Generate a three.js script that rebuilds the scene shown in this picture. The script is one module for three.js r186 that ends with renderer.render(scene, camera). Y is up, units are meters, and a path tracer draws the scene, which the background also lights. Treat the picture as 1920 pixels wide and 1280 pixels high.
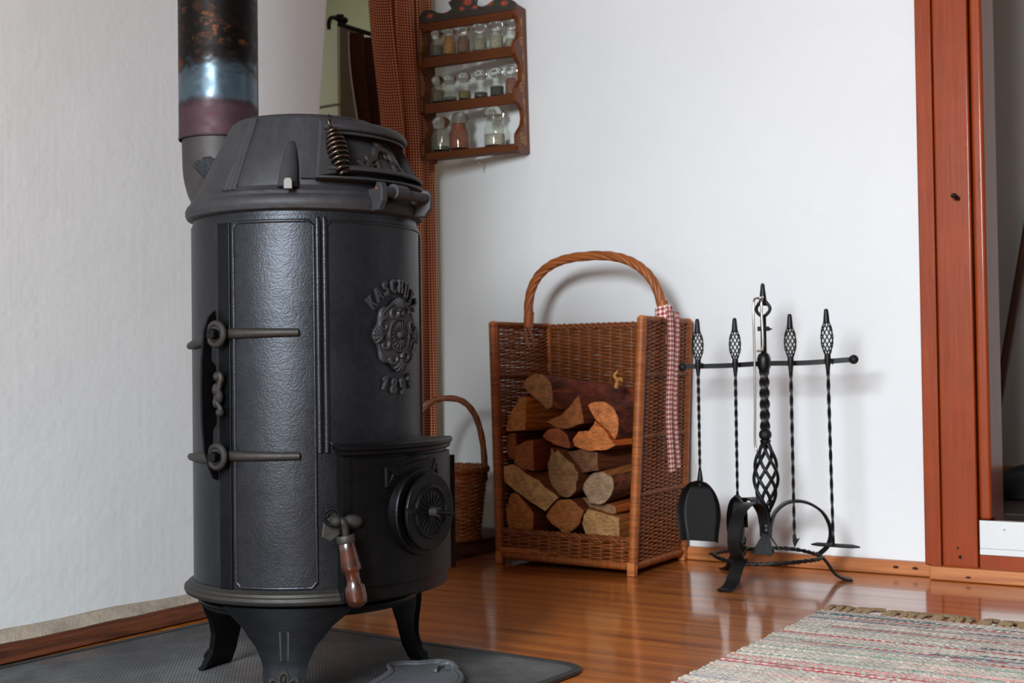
import * as THREE from 'three';
import { mergeGeometries, mergeVertices, toCreasedNormals } from 'three/addons/utils/BufferGeometryUtils.js';
import { RoundedBoxGeometry } from 'three/addons/geometries/RoundedBoxGeometry.js';
import { FontLoader } from 'three/addons/loaders/FontLoader.js';
import { TextGeometry } from 'three/addons/geometries/TextGeometry.js';
import { RectAreaLightUniformsLib } from 'three/addons/lights/RectAreaLightUniformsLib.js';

// ---------- camera, daylight, exposure ----------
// Room axes: x runs along the back wall (right), z out of the back wall into the room, y up; metres.
RectAreaLightUniformsLib.init();
const scene = new THREE.Scene();
const camera = new THREE.PerspectiveCamera(29.63, 1.5, 0.05, 60);
camera.rotation.order = 'YXZ';
camera.position.set(0, 0.52, 0);
camera.rotation.set(THREE.MathUtils.degToRad(1.2), THREE.MathUtils.degToRad(32.4), -0.0135);
camera.focus = 2.12;
camera.userData.fStop = 9;
scene.add(camera);
const renderer = new THREE.WebGLRenderer({ antialias: true });
renderer.toneMapping = THREE.LinearToneMapping;
renderer.toneMappingExposure = 4.9;
renderer.shadowMap.enabled = true;
scene.background = new THREE.Color(0.80, 0.90, 1.0);
scene.backgroundIntensity = 1.0;
// daylight of the room's window (the opening itself is built further down), of the kitchen's and the hall's
function windowLight(x, y, z, w, h, intensity, color, lx, ly, lz) {  // tilted down: a window lets in sky from above, little from the ground
  const l = new THREE.RectAreaLight(color, intensity, w, h);
  l.position.set(x, y, z); l.lookAt(lx, ly, lz); scene.add(l);
}
const WIN = { x: -0.5, y: 1.5, w: 1.0, h: 1.1, z: 1.7 };
windowLight(WIN.x, WIN.y, WIN.z - 0.42, WIN.w, WIN.h, 16.5, new THREE.Color(0.875, 0.957, 1.0), WIN.x + 0.5, WIN.y - 1.05, WIN.z - 1.42);
windowLight(-4.16, 1.4, -3.4, 0.7, 1.0, 1.1, new THREE.Color(0.95, 1.0, 0.9), 0, 1.4, -3.4);

// ---------- helpers ----------
let seed = 20240;
function rnd() { seed |= 0; seed = (seed + 0x6D2B79F5) | 0; let t = Math.imul(seed ^ (seed >>> 15), 1 | seed); t = (t + Math.imul(t ^ (t >>> 7), 61 | t)) ^ t; return ((t ^ (t >>> 14)) >>> 0) / 4294967296; }
const rr = (a, b) => a + (b - a) * rnd();
const V = (x, y, z) => new THREE.Vector3(x, y, z);
const D2R = Math.PI / 180;
const lerp = (a, b, t) => a + (b - a) * t, clamp = (x, a, b) => Math.min(b, Math.max(a, x)), smooth = (a, b, x) => { const t = clamp((x - a) / (b - a), 0, 1); return t * t * (3 - 2 * t); };
function hash(x, y, s) { let h = Math.imul(x, 374761393) ^ Math.imul(y, 668265263) ^ Math.imul(s, 974634777); h = Math.imul(h ^ (h >>> 13), 1274126177); return ((h ^ (h >>> 16)) >>> 0) / 4294967296; }
function pnoise(x, y, px, py, s) {  // periodic value noise, 0..1
  const xi = Math.floor(x), yi = Math.floor(y), fx = x - xi, fy = y - yi, u = fx * fx * (3 - 2 * fx), v = fy * fy * (3 - 2 * fy);
  const m = (a, n) => ((a % n) + n) % n, h = (i, j) => hash(m(xi + i, px), m(yi + j, py), s);
  return lerp(lerp(h(0, 0), h(1, 0), u), lerp(h(0, 1), h(1, 1), u), v);
}
function fbm(u, v, fx, fy, oct, s) { let a = 0.5, t = 0, n = 0; for (let i = 0; i < oct; i++) { t += a * pnoise(u * fx, v * fy, fx, fy, s + i * 17); n += a; a *= 0.55; fx *= 2; fy *= 2; } return t / n; }
const used = {};
function numbered(n) { const k = used[n] = (used[n] ?? -1) + 1; return k ? n + '_' + String(k).padStart(3, '0') : n; }
function thing(name, label, category, pos = [0, 0, 0], turn = 0, group) {
  const o = new THREE.Group(); o.name = numbered(name); o.position.set(...pos); o.rotation.y = turn; scene.add(o);
  o.userData = { label, category }; if (group) o.userData.group = group; return o;
}
function struct(name) { const o = new THREE.Group(); o.name = name; o.userData = { kind: 'structure' }; scene.add(o); return o; }
const norm = (g) => {
  let q = g.index ? g.toNonIndexed() : g.clone();
  for (const k of Object.keys(q.attributes)) if (!['position', 'normal', 'uv', 'color'].includes(k)) q.deleteAttribute(k);
  if (!q.attributes.normal) q.computeVertexNormals();
  if (!q.attributes.uv) boxUV(q);
  return q;
};
function mg(list) {
  if (!Array.isArray(list)) return list;
  const l = list.map(norm); if (l.some((g) => !g.attributes.color)) l.forEach((g) => g.deleteAttribute('color'));
  const out = mergeGeometries(l); l.forEach((g) => g.dispose()); return out;
}
function obj(name, geo, mat, parent, extra) {
  const m = new THREE.Mesh(mg(geo), mat); m.name = name; m.castShadow = m.receiveShadow = true; parent.add(m);
  if (extra) Object.assign(m.userData, extra); return m;
}
function boxUV(g, off = 0) {  // uv in metres from the side a face looks to; long sides run along u
  if (g.index) { const n = g.toNonIndexed(); g.copy(n); g.setIndex(null); }
  const p = g.attributes.position, uv = new Float32Array(p.count * 2), a = V(0, 0, 0), b = V(0, 0, 0), c = V(0, 0, 0);
  for (let i = 0; i < p.count; i += 3) {
    a.fromBufferAttribute(p, i); b.fromBufferAttribute(p, i + 1).sub(a); c.fromBufferAttribute(p, i + 2).sub(a); b.cross(c);
    const x = Math.abs(b.x), y = Math.abs(b.y), z = Math.abs(b.z);
    for (let k = 0; k < 3; k++) {
      const X = p.getX(i + k), Y = p.getY(i + k), Z = p.getZ(i + k);
      const [u, v] = y >= x && y >= z ? [X, Z] : x >= z ? [Z, Y] : [X, Y];
      uv[(i + k) * 2] = u + off; uv[(i + k) * 2 + 1] = v + off * 0.37;
    }
  }
  g.setAttribute('uv', new THREE.BufferAttribute(uv, 2)); return g;
}
const swapUV = (g) => { const u = g.attributes.uv; for (let i = 0; i < u.count; i++) { const x = u.getX(i); u.setXY(i, u.getY(i), x); } return g; };
const box = (w, h, d, x = 0, y = 0, z = 0) => boxUV(new THREE.BoxGeometry(w, h, d).translate(x, y, z));
const rbox = (w, h, d, r, x = 0, y = 0, z = 0, seg = 2) => boxUV(new RoundedBoxGeometry(w, h, d, seg, Math.min(r, w / 2.01, h / 2.01, d / 2.01)).translate(x, y, z));
const lathe = (pts, seg = 48, a0 = 0, a1 = Math.PI * 2) => { if (pts[pts.length - 1][1] < pts[0][1]) pts = [...pts].reverse(); const g = new THREE.LatheGeometry(pts.map(([r, y]) => new THREE.Vector2(r, y)), seg, a0, a1); const p = g.attributes.position, uv = g.attributes.uv, R = Math.max(...pts.map((q) => q[0])); for (let i = 0; i < p.count; i++) uv.setXY(i, uv.getX(i) * (a1) * R, p.getY(i)); return g; };
function extr(pts, depth, bev = 0, curve = 0, holes = []) {
  const s = pts instanceof THREE.Shape ? pts : new THREE.Shape(pts.map(([x, y]) => new THREE.Vector2(x, y)));
  for (const h of holes) s.holes.push(new THREE.Path(h.map(([x, y]) => new THREE.Vector2(x, y))));
  return new THREE.ExtrudeGeometry(s, { depth: Math.max(1e-5, depth - 2 * bev), bevelEnabled: bev > 0, bevelSize: bev, bevelThickness: bev, bevelOffset: -bev, bevelSegments: 2, curveSegments: curve || 12, steps: 1 }).translate(0, 0, bev);
}
const spline = (pts, n, closed = false) => new THREE.CatmullRomCurve3(pts.map((p) => p.isVector3 ? p : V(...p)), closed, 'centripetal').getPoints(n);
function tube(P, R, rad = 6, closed = false, col) {  // a tube along points; R number or function of 0..1; col function(t) -> Color
  const n = P.length, rf = typeof R === 'function' ? R : () => R, pos = [], nor = [], uv = [], idx = [], cols = [];
  const T = P.map((p, i) => V(0, 0, 0).subVectors(P[closed ? (i + 1) % n : Math.min(n - 1, i + 1)], P[closed ? (i - 1 + n) % n : Math.max(0, i - 1)]).normalize());
  let N = Math.abs(T[0].y) < 0.9 ? V(0, 1, 0) : V(1, 0, 0); let L = 0; const B = V(0, 0, 0), q = V(0, 0, 0);
  const m = closed ? n + 1 : n;
  for (let k = 0; k < m; k++) {
    const i = k % n; if (k) L += P[i].distanceTo(P[(k - 1) % n]);
    N = N.clone().addScaledVector(T[i], -N.dot(T[i])).normalize(); B.crossVectors(T[i], N);
    const r = rf(k / (m - 1)), c = col ? col(k / (m - 1)) : null;
    for (let j = 0; j <= rad; j++) {
      const a = j / rad * Math.PI * 2; q.copy(N).multiplyScalar(Math.cos(a)).addScaledVector(B, Math.sin(a));
      pos.push(P[i].x + q.x * r, P[i].y + q.y * r, P[i].z + q.z * r); nor.push(q.x, q.y, q.z); uv.push(L, j / rad * 6.28 * r);
      if (c) cols.push(c.r, c.g, c.b);
    }
  }
  for (let k = 0; k < m - 1; k++) for (let j = 0; j < rad; j++) { const a = k * (rad + 1) + j, b = a + rad + 1; idx.push(a, a + 1, b, b, a + 1, b + 1); }
  if (!closed) for (const [k, s] of [[0, -1], [m - 1, 1]]) {
    const c = pos.length / 3, t = T[k];
    pos.push(P[k].x, P[k].y, P[k].z); nor.push(t.x * s, t.y * s, t.z * s); uv.push(0, 0); if (col) { const w = col(k / (m - 1)); cols.push(w.r, w.g, w.b); }
    for (let j = 0; j <= rad; j++) { const o = (k * (rad + 1) + j) * 3; pos.push(pos[o], pos[o + 1], pos[o + 2]); nor.push(t.x * s, t.y * s, t.z * s); uv.push(0, 0); if (col) cols.push(...cols.slice(-3)); }
    for (let j = 0; j < rad; j++) s < 0 ? idx.push(c, c + 2 + j, c + 1 + j) : idx.push(c, c + 1 + j, c + 2 + j);
  }
  const g = new THREE.BufferGeometry(); g.setAttribute('position', new THREE.Float32BufferAttribute(pos, 3)); g.setAttribute('normal', new THREE.Float32BufferAttribute(nor, 3)); g.setAttribute('uv', new THREE.Float32BufferAttribute(uv, 2));
  if (col) g.setAttribute('color', new THREE.Float32BufferAttribute(cols, 3));
  g.setIndex(idx); return g;
}
const rod = (a, b, r, rad = 8) => tube([V(...a), V(...b)], r, rad);
const bead = (x, y, z, r, sy = 1, seg = 14) => new THREE.SphereGeometry(r, seg, Math.round(seg * 0.7)).scale(1, sy, 1).translate(x, y, z);
function slab(f, nu, nv, th) {  // a closed sheet over f(u, v), th metres thick along its normal
  const P = [], e = 1e-3, pos = [], uv = [], idx = [], W = nv + 1;
  for (let i = 0; i <= nu; i++) for (let j = 0; j <= nv; j++) P.push(f(i / nu, j / nv));
  const at = (u, v) => f(clamp(u, 0, 1), clamp(v, 0, 1));
  const len = (k, s) => { let L = [0]; for (let i = 1; i <= (s ? nu : nv); i++) L.push(L[i - 1] + (s ? P[i * W + (nv >> 1)].distanceTo(P[(i - 1) * W + (nv >> 1)]) : P[(nu >> 1) * W + i].distanceTo(P[(nu >> 1) * W + i - 1]))); return L; };
  const LU = len(0, 1), LV = len(0, 0);
  for (const s of [1, -1]) for (let i = 0; i <= nu; i++) for (let j = 0; j <= nv; j++) {
    const u = i / nu, v = j / nv, a = at(u + e, v).sub(at(u - e, v)), b = at(u, v + e).sub(at(u, v - e)), n = a.cross(b).normalize(), p = P[i * W + j];
    pos.push(p.x + n.x * s * th / 2, p.y + n.y * s * th / 2, p.z + n.z * s * th / 2); uv.push(LU[i], LV[j]);
  }
  const N = (nu + 1) * W, q = (a, b, c, d) => idx.push(a, b, c, c, b, d);
  for (let i = 0; i < nu; i++) for (let j = 0; j < nv; j++) { const a = i * W + j; q(a, a + W, a + 1, a + W + 1); q(N + a, N + a + 1, N + a + W, N + a + W + 1); }
  const g = new THREE.BufferGeometry(); g.setAttribute('position', new THREE.Float32BufferAttribute(pos, 3)); g.setAttribute('uv', new THREE.Float32BufferAttribute(uv, 2)); g.setIndex(idx); g.computeVertexNormals();
  const rim = []; const add = (a, b) => rim.push(a, b, N + a, N + a, b, N + b);
  for (let i = 0; i < nu; i++) { add((i + 1) * W, i * W); add(i * W + nv, (i + 1) * W + nv); }
  for (let j = 0; j < nv; j++) { add(j, j + 1); add(nu * W + j + 1, nu * W + j); }
  const r = new THREE.BufferGeometry(); r.setAttribute('position', g.attributes.position.clone()); r.setAttribute('uv', g.attributes.uv.clone()); r.setIndex(rim); const rn = r.toNonIndexed(); rn.computeVertexNormals();
  return mg([g, rn]);
}
function sweep(P, prof, side) {  // a closed profile [[s, n], ...] swept along points; s along the fixed side direction
  const n = P.length, m = prof.length, pos = [], idx = [], S = V(...side).normalize();
  for (let i = 0; i < n; i++) {
    const t = V(0, 0, 0).subVectors(P[Math.min(n - 1, i + 1)], P[Math.max(0, i - 1)]).normalize(), N = V(0, 0, 0).crossVectors(S, t).normalize();
    for (const [s, k] of prof) pos.push(P[i].x + S.x * s + N.x * k, P[i].y + S.y * s + N.y * k, P[i].z + S.z * s + N.z * k);
  }
  for (let i = 0; i < n - 1; i++) for (let j = 0; j < m; j++) { const a = i * m + j, b = i * m + (j + 1) % m; idx.push(a, b, a + m, a + m, b, b + m); }
  for (let j = 1; j < m - 1; j++) { idx.push(0, j + 1, j); const o = (n - 1) * m; idx.push(o, o + j, o + j + 1); }
  let g = new THREE.BufferGeometry(); g.setAttribute('position', new THREE.Float32BufferAttribute(pos, 3)); g.setIndex(idx); g = g.toNonIndexed(); g.computeVertexNormals(); return boxUV(g);
}
function twistBar(x, y0, y1, z, w, turns, seg = 40, taper = () => 1) {  // a square bar twisted about its own axis
  const g = new THREE.BoxGeometry(w, y1 - y0, w, 2, seg, 2).translate(0, (y1 - y0) / 2, 0), p = g.attributes.position;
  for (let i = 0; i < p.count; i++) { const t = p.getY(i) / (y1 - y0), a = t * turns * 6.2832, X = p.getX(i) * taper(t), Z = p.getZ(i) * taper(t); p.setXYZ(i, x + X * Math.cos(a) - Z * Math.sin(a), p.getY(i) + y0, z + X * Math.sin(a) + Z * Math.cos(a)); }
  g.computeVertexNormals(); return boxUV(g);
}
function helixCage(x, y0, y1, z, R, r, n, turns, seg = 22, pw = 0.75) {  // a basket of twisted rods, widest in the middle
  const out = [];
  for (let k = 0; k < n; k++) { const P = []; for (let i = 0; i <= seg; i++) { const t = i / seg, a = k / n * 6.2832 + t * turns * 6.2832, q = Math.pow(Math.sin(Math.PI * clamp(t, 0.001, 0.999)), pw) * R + r; P.push(V(x + q * Math.cos(a), lerp(y0, y1, t), z + q * Math.sin(a))); } out.push(tube(P, r, 5)); }
  return out;
}
function rope(C, R, r, n, turns, rad = 5, taper = () => 1) {  // n strands laid around a centre line
  const out = [], m = C.length, T = C.map((p, i) => V(0, 0, 0).subVectors(C[Math.min(m - 1, i + 1)], C[Math.max(0, i - 1)]).normalize());
  let N = Math.abs(T[0].y) < 0.9 ? V(0, 1, 0) : V(0, 0, 1); const F = T.map((t) => { N = N.clone().addScaledVector(t, -N.dot(t)).normalize(); return [N, V(0, 0, 0).crossVectors(t, N)]; });
  for (let k = 0; k < n; k++) { const P = C.map((p, i) => { const t = i / (m - 1), a = k / n * 6.2832 + turns * 6.2832 * t; return p.clone().addScaledVector(F[i][0], Math.cos(a) * R * taper(t)).addScaledVector(F[i][1], Math.sin(a) * R * taper(t)); }); out.push(tube(P, (t) => r * taper(t), rad)); }
  return out;
}
function bend(g, Rf, deg, h = 0, Rref = 0.195) {  // lay a flat piece (x across, y up, z out) on a round wall of radius Rf(height)
  const p = g.attributes.position, rf = typeof Rf === 'function' ? Rf : () => Rf;
  for (let i = 0; i < p.count; i++) { const y = p.getY(i) + h, a = deg * D2R + p.getX(i) / Rref, r = rf(y) + p.getZ(i); p.setXYZ(i, r * Math.sin(a), y, r * Math.cos(a)); }
  g.computeVertexNormals(); return g;
}
function subdivX(g, n) { return g; }
const bentBox = (w, hgt, th, nx = 8, ny = 1) => boxUV(new THREE.BoxGeometry(w, hgt, th, nx, ny, 1).translate(0, 0, th / 2));

// ---------- textures (surface colour and grain only) ----------
function tex(w, h, f, srgb, size, sizeY) {
  const d = new Uint8Array(w * h * 4);
  for (let j = 0; j < h; j++) for (let i = 0; i < w; i++) { const c = f(i / w, j / h), o = (j * w + i) * 4, a = Array.isArray(c); d[o] = 255 * clamp(a ? c[0] : c, 0, 1); d[o + 1] = 255 * clamp(a ? c[1] : c, 0, 1); d[o + 2] = 255 * clamp(a ? c[2] : c, 0, 1); d[o + 3] = 255; }
  const t = new THREE.DataTexture(d, w, h); t.wrapS = t.wrapT = THREE.RepeatWrapping; t.magFilter = THREE.LinearFilter; t.minFilter = THREE.LinearMipmapLinearFilter; t.generateMipmaps = true;
  if (srgb) t.colorSpace = THREE.SRGBColorSpace; t.repeat.set(1 / size, 1 / (sizeY ?? size)); t.needsUpdate = true; return t;
}
const mix3 = (a, b, t) => [lerp(a[0], b[0], t), lerp(a[1], b[1], t), lerp(a[2], b[2], t)];
const std = (o) => new THREE.MeshStandardMaterial(o), phy = (o) => new THREE.MeshPhysicalMaterial(o);
const C3 = (r, g, b) => new THREE.Color().setRGB(r / 255, g / 255, b / 255, THREE.SRGBColorSpace);
const grainBump = tex(256, 256, (u, v) => 0.6 * fbm(u, v, 90, 90, 2, 3) + 0.4 * fbm(u, v, 24, 24, 3, 8), false, 0.25);
const castBump = tex(512, 512, (u, v) => 0.95 * fbm(u, v, 150, 150, 1, 3) + 0.07 * fbm(u, v, 24, 24, 2, 8), false, 0.3);
const plasterBump = tex(1024, 1024, (u, v) => 0.72 * fbm(u, v, 4, 5, 5, 21) + 0.06 * fbm(u, v, 150, 9, 2, 22) * fbm(u, v, 5, 4, 2, 29) + 0.08 * fbm(u, v, 8, 60, 2, 27) * fbm(u, v, 4, 4, 2, 28) + 0.06 * fbm(u, v, 140, 140, 2, 23), false, 1.7);
const plasterTint = tex(256, 256, (u, v) => { const n = 0.955 + 0.045 * fbm(u, v, 4, 4, 5, 31); return [n, n, n]; }, true, 2.3);
const dustIron = tex(512, 512, (u, v) => { const n = fbm(u, v, 6, 6, 5, 41), f = fbm(u, v, 60, 60, 2, 44); const k = 0.75 + 0.35 * n + 0.15 * (f - 0.5); return [k, k, k * 1.01]; }, true, 0.5);
function woodTex(dark, mid, light, s, size, sizeY, knots = 0.12, soft = 1) {
  return tex(512, 512, (u, v) => {
    const wv = v + 0.02 * (fbm(u, v, 3, 3, 3, s) - 0.5), g = fbm(u, wv, 3, 34, 3, s + 5), ring = 0.5 + 0.5 * Math.sin(6.2832 * (7 * wv + 1.5 * fbm(u, wv, 2, 3, 3, s + 9))), fine = fbm(u, v, 10, 160, 2, s + 2);
    let c = mix3(mid, light, clamp(g * 1.4 - 0.2, 0, 1)); c = mix3(c, dark, clamp(soft * (0.45 * ring * ring * ring + 0.5 * (0.62 - fine)), 0, 0.85)); const k = fbm(u, v, 5, 9, 3, s + 31); if (k > 0.7) c = mix3(c, dark, clamp((k - 0.7) * 6, 0, 1) * knots * 5); return c;
  }, true, size, sizeY);
}
const N255 = (r, g, b) => [r / 255, g / 255, b / 255];
const floorTex = woodTex(N255(116, 54, 14), N255(172, 92, 32), N255(200, 122, 54), 51, 1.4, 0.5, 0.16, 0.8);
const pineTex = woodTex(N255(150, 84, 40), N255(196, 124, 68), N255(214, 148, 90), 61, 0.9, 0.2);
const darkWoodTex = woodTex(N255(40, 18, 8), N255(84, 42, 22), N255(108, 60, 34), 71, 0.6, 0.2);
const logTex = woodTex(N255(120, 78, 40), N255(200, 146, 88), N255(228, 182, 122), 81, 0.35, 0.12, 0.05);
const endTex = tex(256, 256, (u, v) => { const n = fbm(u, v, 10, 10, 4, 91), f = fbm(u, v, 70, 50, 2, 95), r = 0.5 + 0.5 * Math.sin(6.2832 * 16 * (v + 0.15 * n)); const k = 0.66 + 0.34 * n + 0.16 * (f - 0.5) - 0.1 * r; return [k, k * 0.98, k * 0.95]; }, true, 0.16);
const barkTex = tex(256, 256, (u, v) => { const n = fbm(u, v, 5, 12, 4, 101), f = fbm(u, v, 30, 60, 2, 105); return mix3(N255(62, 30, 18), N255(170, 104, 66), clamp(n * 1.3 - 0.25 + 0.5 * (f - 0.5), 0, 1)); }, true, 0.2);
const barkBump = tex(256, 256, (u, v) => fbm(u, v, 8, 24, 4, 107), false, 0.2);
const woodBump = tex(256, 256, (u, v) => fbm(u, v, 5, 90, 3, 111), false, 0.4);
const wearTex = (s, size) => tex(512, 512, (u, v) => { const n = fbm(u, v, 8, 8, 5, s), k = 0.9 + 0.14 * (n - 0.5) + 0.1 * (fbm(u, v, 4, 90, 2, s + 3) - 0.5); return [k, k, k]; }, true, size);
const paintWear = wearTex(121, 0.7);
const paintBump = tex(256, 256, (u, v) => 0.5 * fbm(u, v, 3, 40, 3, 131) + 0.5 * fbm(u, v, 9, 9, 4, 133), false, 0.4);
// ---------- materials ----------
const M = {};
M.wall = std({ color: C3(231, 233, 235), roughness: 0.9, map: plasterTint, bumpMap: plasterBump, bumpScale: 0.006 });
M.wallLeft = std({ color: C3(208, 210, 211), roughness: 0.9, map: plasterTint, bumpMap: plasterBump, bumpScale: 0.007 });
M.hallWall = std({ color: C3(205, 207, 204), roughness: 0.9 });
M.wallRear = std({ color: C3(206, 206, 172), roughness: 0.9, bumpMap: plasterBump, bumpScale: 0.003 });
M.ceiling = std({ color: C3(150, 132, 98), map: pineTex, roughness: 0.8 });
M.farSide = std({ color: C3(84, 80, 75), roughness: 0.9 });
M.dustPlaster = std({ color: C3(150, 138, 122), roughness: 0.95, map: dustIron, bumpMap: grainBump, bumpScale: 0.0012 });
M.gap = std({ color: C3(22, 12, 8), roughness: 0.9 });
M.floor = [0, 1, 2, 3].map((k) => phy({ color: [[1.0, 0.95, 0.55], [0.88, 0.82, 0.48], [0.98, 0.97, 0.58], [0.8, 0.73, 0.44]].map((q) => new THREE.Color(...q))[k], map: floorTex, roughness: 0.45, clearcoat: 1, clearcoatRoughness: 0.11, bumpMap: woodBump, bumpScale: 0.0004 }));
M.pine = phy({ color: C3(236, 220, 205), map: pineTex, roughness: 0.5, clearcoat: 0.25, clearcoatRoughness: 0.3 });
M.darkWood = std({ map: darkWoodTex, roughness: 0.6, bumpMap: woodBump, bumpScale: 0.001 });
M.hallFloor = phy({ color: C3(150, 120, 110), map: darkWoodTex, roughness: 0.4, clearcoat: 0.3 });
M.redPaint = phy({ color: C3(158, 62, 14), map: paintWear, roughness: 0.5, specularIntensity: 0.5, clearcoat: 0.4, clearcoatRoughness: 0.14, bumpMap: paintBump, bumpScale: 0.0012 });
M.tin = std({ color: C3(216, 219, 219), map: plasterTint, metalness: 0.15, roughness: 0.45, bumpMap: grainBump, bumpScale: 0.0002 });
M.iron = phy({ color: C3(47, 49, 53), map: dustIron, metalness: 0.8, roughness: 0.41, bumpMap: castBump, bumpScale: 0.0002 });
M.ironDark = phy({ color: C3(31, 32, 34), map: dustIron, metalness: 0.92, roughness: 0.45, bumpMap: castBump, bumpScale: 0.00015 });
M.ironDusty = std({ color: C3(48, 48, 51), map: dustIron, metalness: 0.35, roughness: 0.6, bumpMap: grainBump, bumpScale: 0.00025 });
M.ironWarm = std({ color: C3(48, 45, 42), map: dustIron, metalness: 0.5, roughness: 0.58, bumpMap: grainBump, bumpScale: 0.0003 });
M.legIron = std({ color: C3(24, 25, 27), map: dustIron, metalness: 0.9, roughness: 0.55, bumpMap: grainBump, bumpScale: 0.0002 });
M.soot = std({ color: C3(14, 14, 14), roughness: 0.9 });
M.wrought = std({ color: C3(15, 15, 16), metalness: 0.3, roughness: 0.45, bumpMap: grainBump, bumpScale: 0.0003 });
M.springSteel = std({ color: C3(74, 64, 57), metalness: 0.9, roughness: 0.32 });
M.steel = std({ color: C3(215, 212, 205), metalness: 0.95, roughness: 0.22 });
M.handleWood = phy({ color: C3(158, 92, 58), map: darkWoodTex, roughness: 0.35, clearcoat: 0.8, clearcoatRoughness: 0.14 });
M.handleWood.color.setRGB(0.36, 0.2, 0.1);
M.whiteTag = std({ color: C3(104, 105, 100), roughness: 0.6 });

// ---------- the setting ----------
const XL = -2.04, ZB = -3.21, CEIL = 2.4;   // left wall plane, back wall plane
{
  const f = struct('floor');
  obj('underfloor', box(9, 0.06, 8, -0.8, -0.0301, -1.2), M.gap, f);
  const pitch = 0.1185; let k = 0;
  for (let z = ZB - 0.02; z < 1.75; z += pitch, k++) {
    const w = pitch - rr(0.0012, 0.0026), x0 = XL - 0.02, L = 4.05;
    const y = -0.012 + rr(0.0, 0.0004);
    obj('floorboard', boxUV(new THREE.BoxGeometry(L, 0.024, w).translate(x0 + L / 2, y, z + w / 2), k * 1.37), M.floor[Math.floor(rr(0, 3.999))], f);
  }
}
{ // left wall, its open end towards the back leans like old plaster does
  const w = struct('wall_left');
  const outline = [[-1.75, 0], [2.245, 0], [2.31, 0.6], [2.373, 1.15], [2.403, 1.42], [2.47, CEIL], [-1.75, CEIL]];
  const g = extr(outline, 0.3, 0.012).rotateY(Math.PI / 2).translate(XL - 0.3, 0, 0);   // outline x is -z
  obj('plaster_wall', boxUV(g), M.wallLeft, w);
  obj('lintel', box(0.3, 0.5, 1.1, XL - 0.15, 2.15, -2.9), M.wall, w);
  const b = struct('baseboard_left');
  obj('board', rbox(0.02, 0.036, 3.6, 0.003, XL + 0.012, 0.021, -0.42).applyMatrix4(new THREE.Matrix4()), M.darkWood, b);
  const t = struct('trim_1');  // dusty plaster fillet on top of the baseboard
  const P = []; for (let i = 0; i <= 60; i++) { const z = -2.225 + i * 0.062; P.push(V(XL + 0.001, 0.038 + 0.004 * Math.sin(i * 0.9) * Math.sin(i * 0.31), z)); }
  obj('plaster_fillet', sweep(P, [[-0.006, 0], [-0.0195, 0.0], [-0.016, -0.004], [-0.004, -0.02], [0.006, -0.024], [0.006, 0]].map(([a, b]) => [-a, b]), [1, 0, 0]), M.dustPlaster, t);
  const s = struct('trim_2');  // raised sill of the opening
  obj('sill_board', rbox(0.34, 0.046, 0.99, 0.006, XL - 0.15, 0.023, -2.735), M.darkWood, s);
}
{ // back wall: straight, rounding away where it runs into the opening on the left
  const w = struct('wall_back');
  const front = [[-0.826, ZB], [-1.72, ZB], [-1.8, ZB - 0.002], [-1.88, ZB - 0.006], [-1.973, ZB - 0.013], [-2.1, ZB - 0.031], [-2.25, ZB - 0.056], [-2.42, ZB - 0.086], [-2.5, ZB - 0.112], [-2.54, ZB - 0.16]];
  const g = extr([...front, [-2.55, ZB - 0.3], [-0.826, ZB - 0.3]].map(([x, z]) => [x, -z]).reverse(), CEIL).rotateX(-Math.PI / 2);
  const n = norm(boxUV(g)); obj('plaster_wall', n, M.wall, w);
  obj('right_part', box(1.85, CEIL, 0.3, 1.075, CEIL / 2, ZB - 0.15), M.wall, w);
  obj('door_head', box(1.0, CEIL - 2.02, 0.3, -0.34, (CEIL + 2.02) / 2, ZB - 0.15), M.wall, w);
  const b = struct('baseboard_back');
  obj('board', rbox(1.15, 0.034, 0.022, 0.003, -1.406, 0.018, ZB + 0.011), M.pine, b);
  for (const x of [-1.405, -0.868, -0.915]) obj('knot', new THREE.CylinderGeometry(0.006, 0.006, 0.002, 12).scale(1.2, 1, 0.6).rotateX(Math.PI / 2).translate(x, 0.02, ZB + 0.0222), M.darkWood, b);
}
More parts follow.
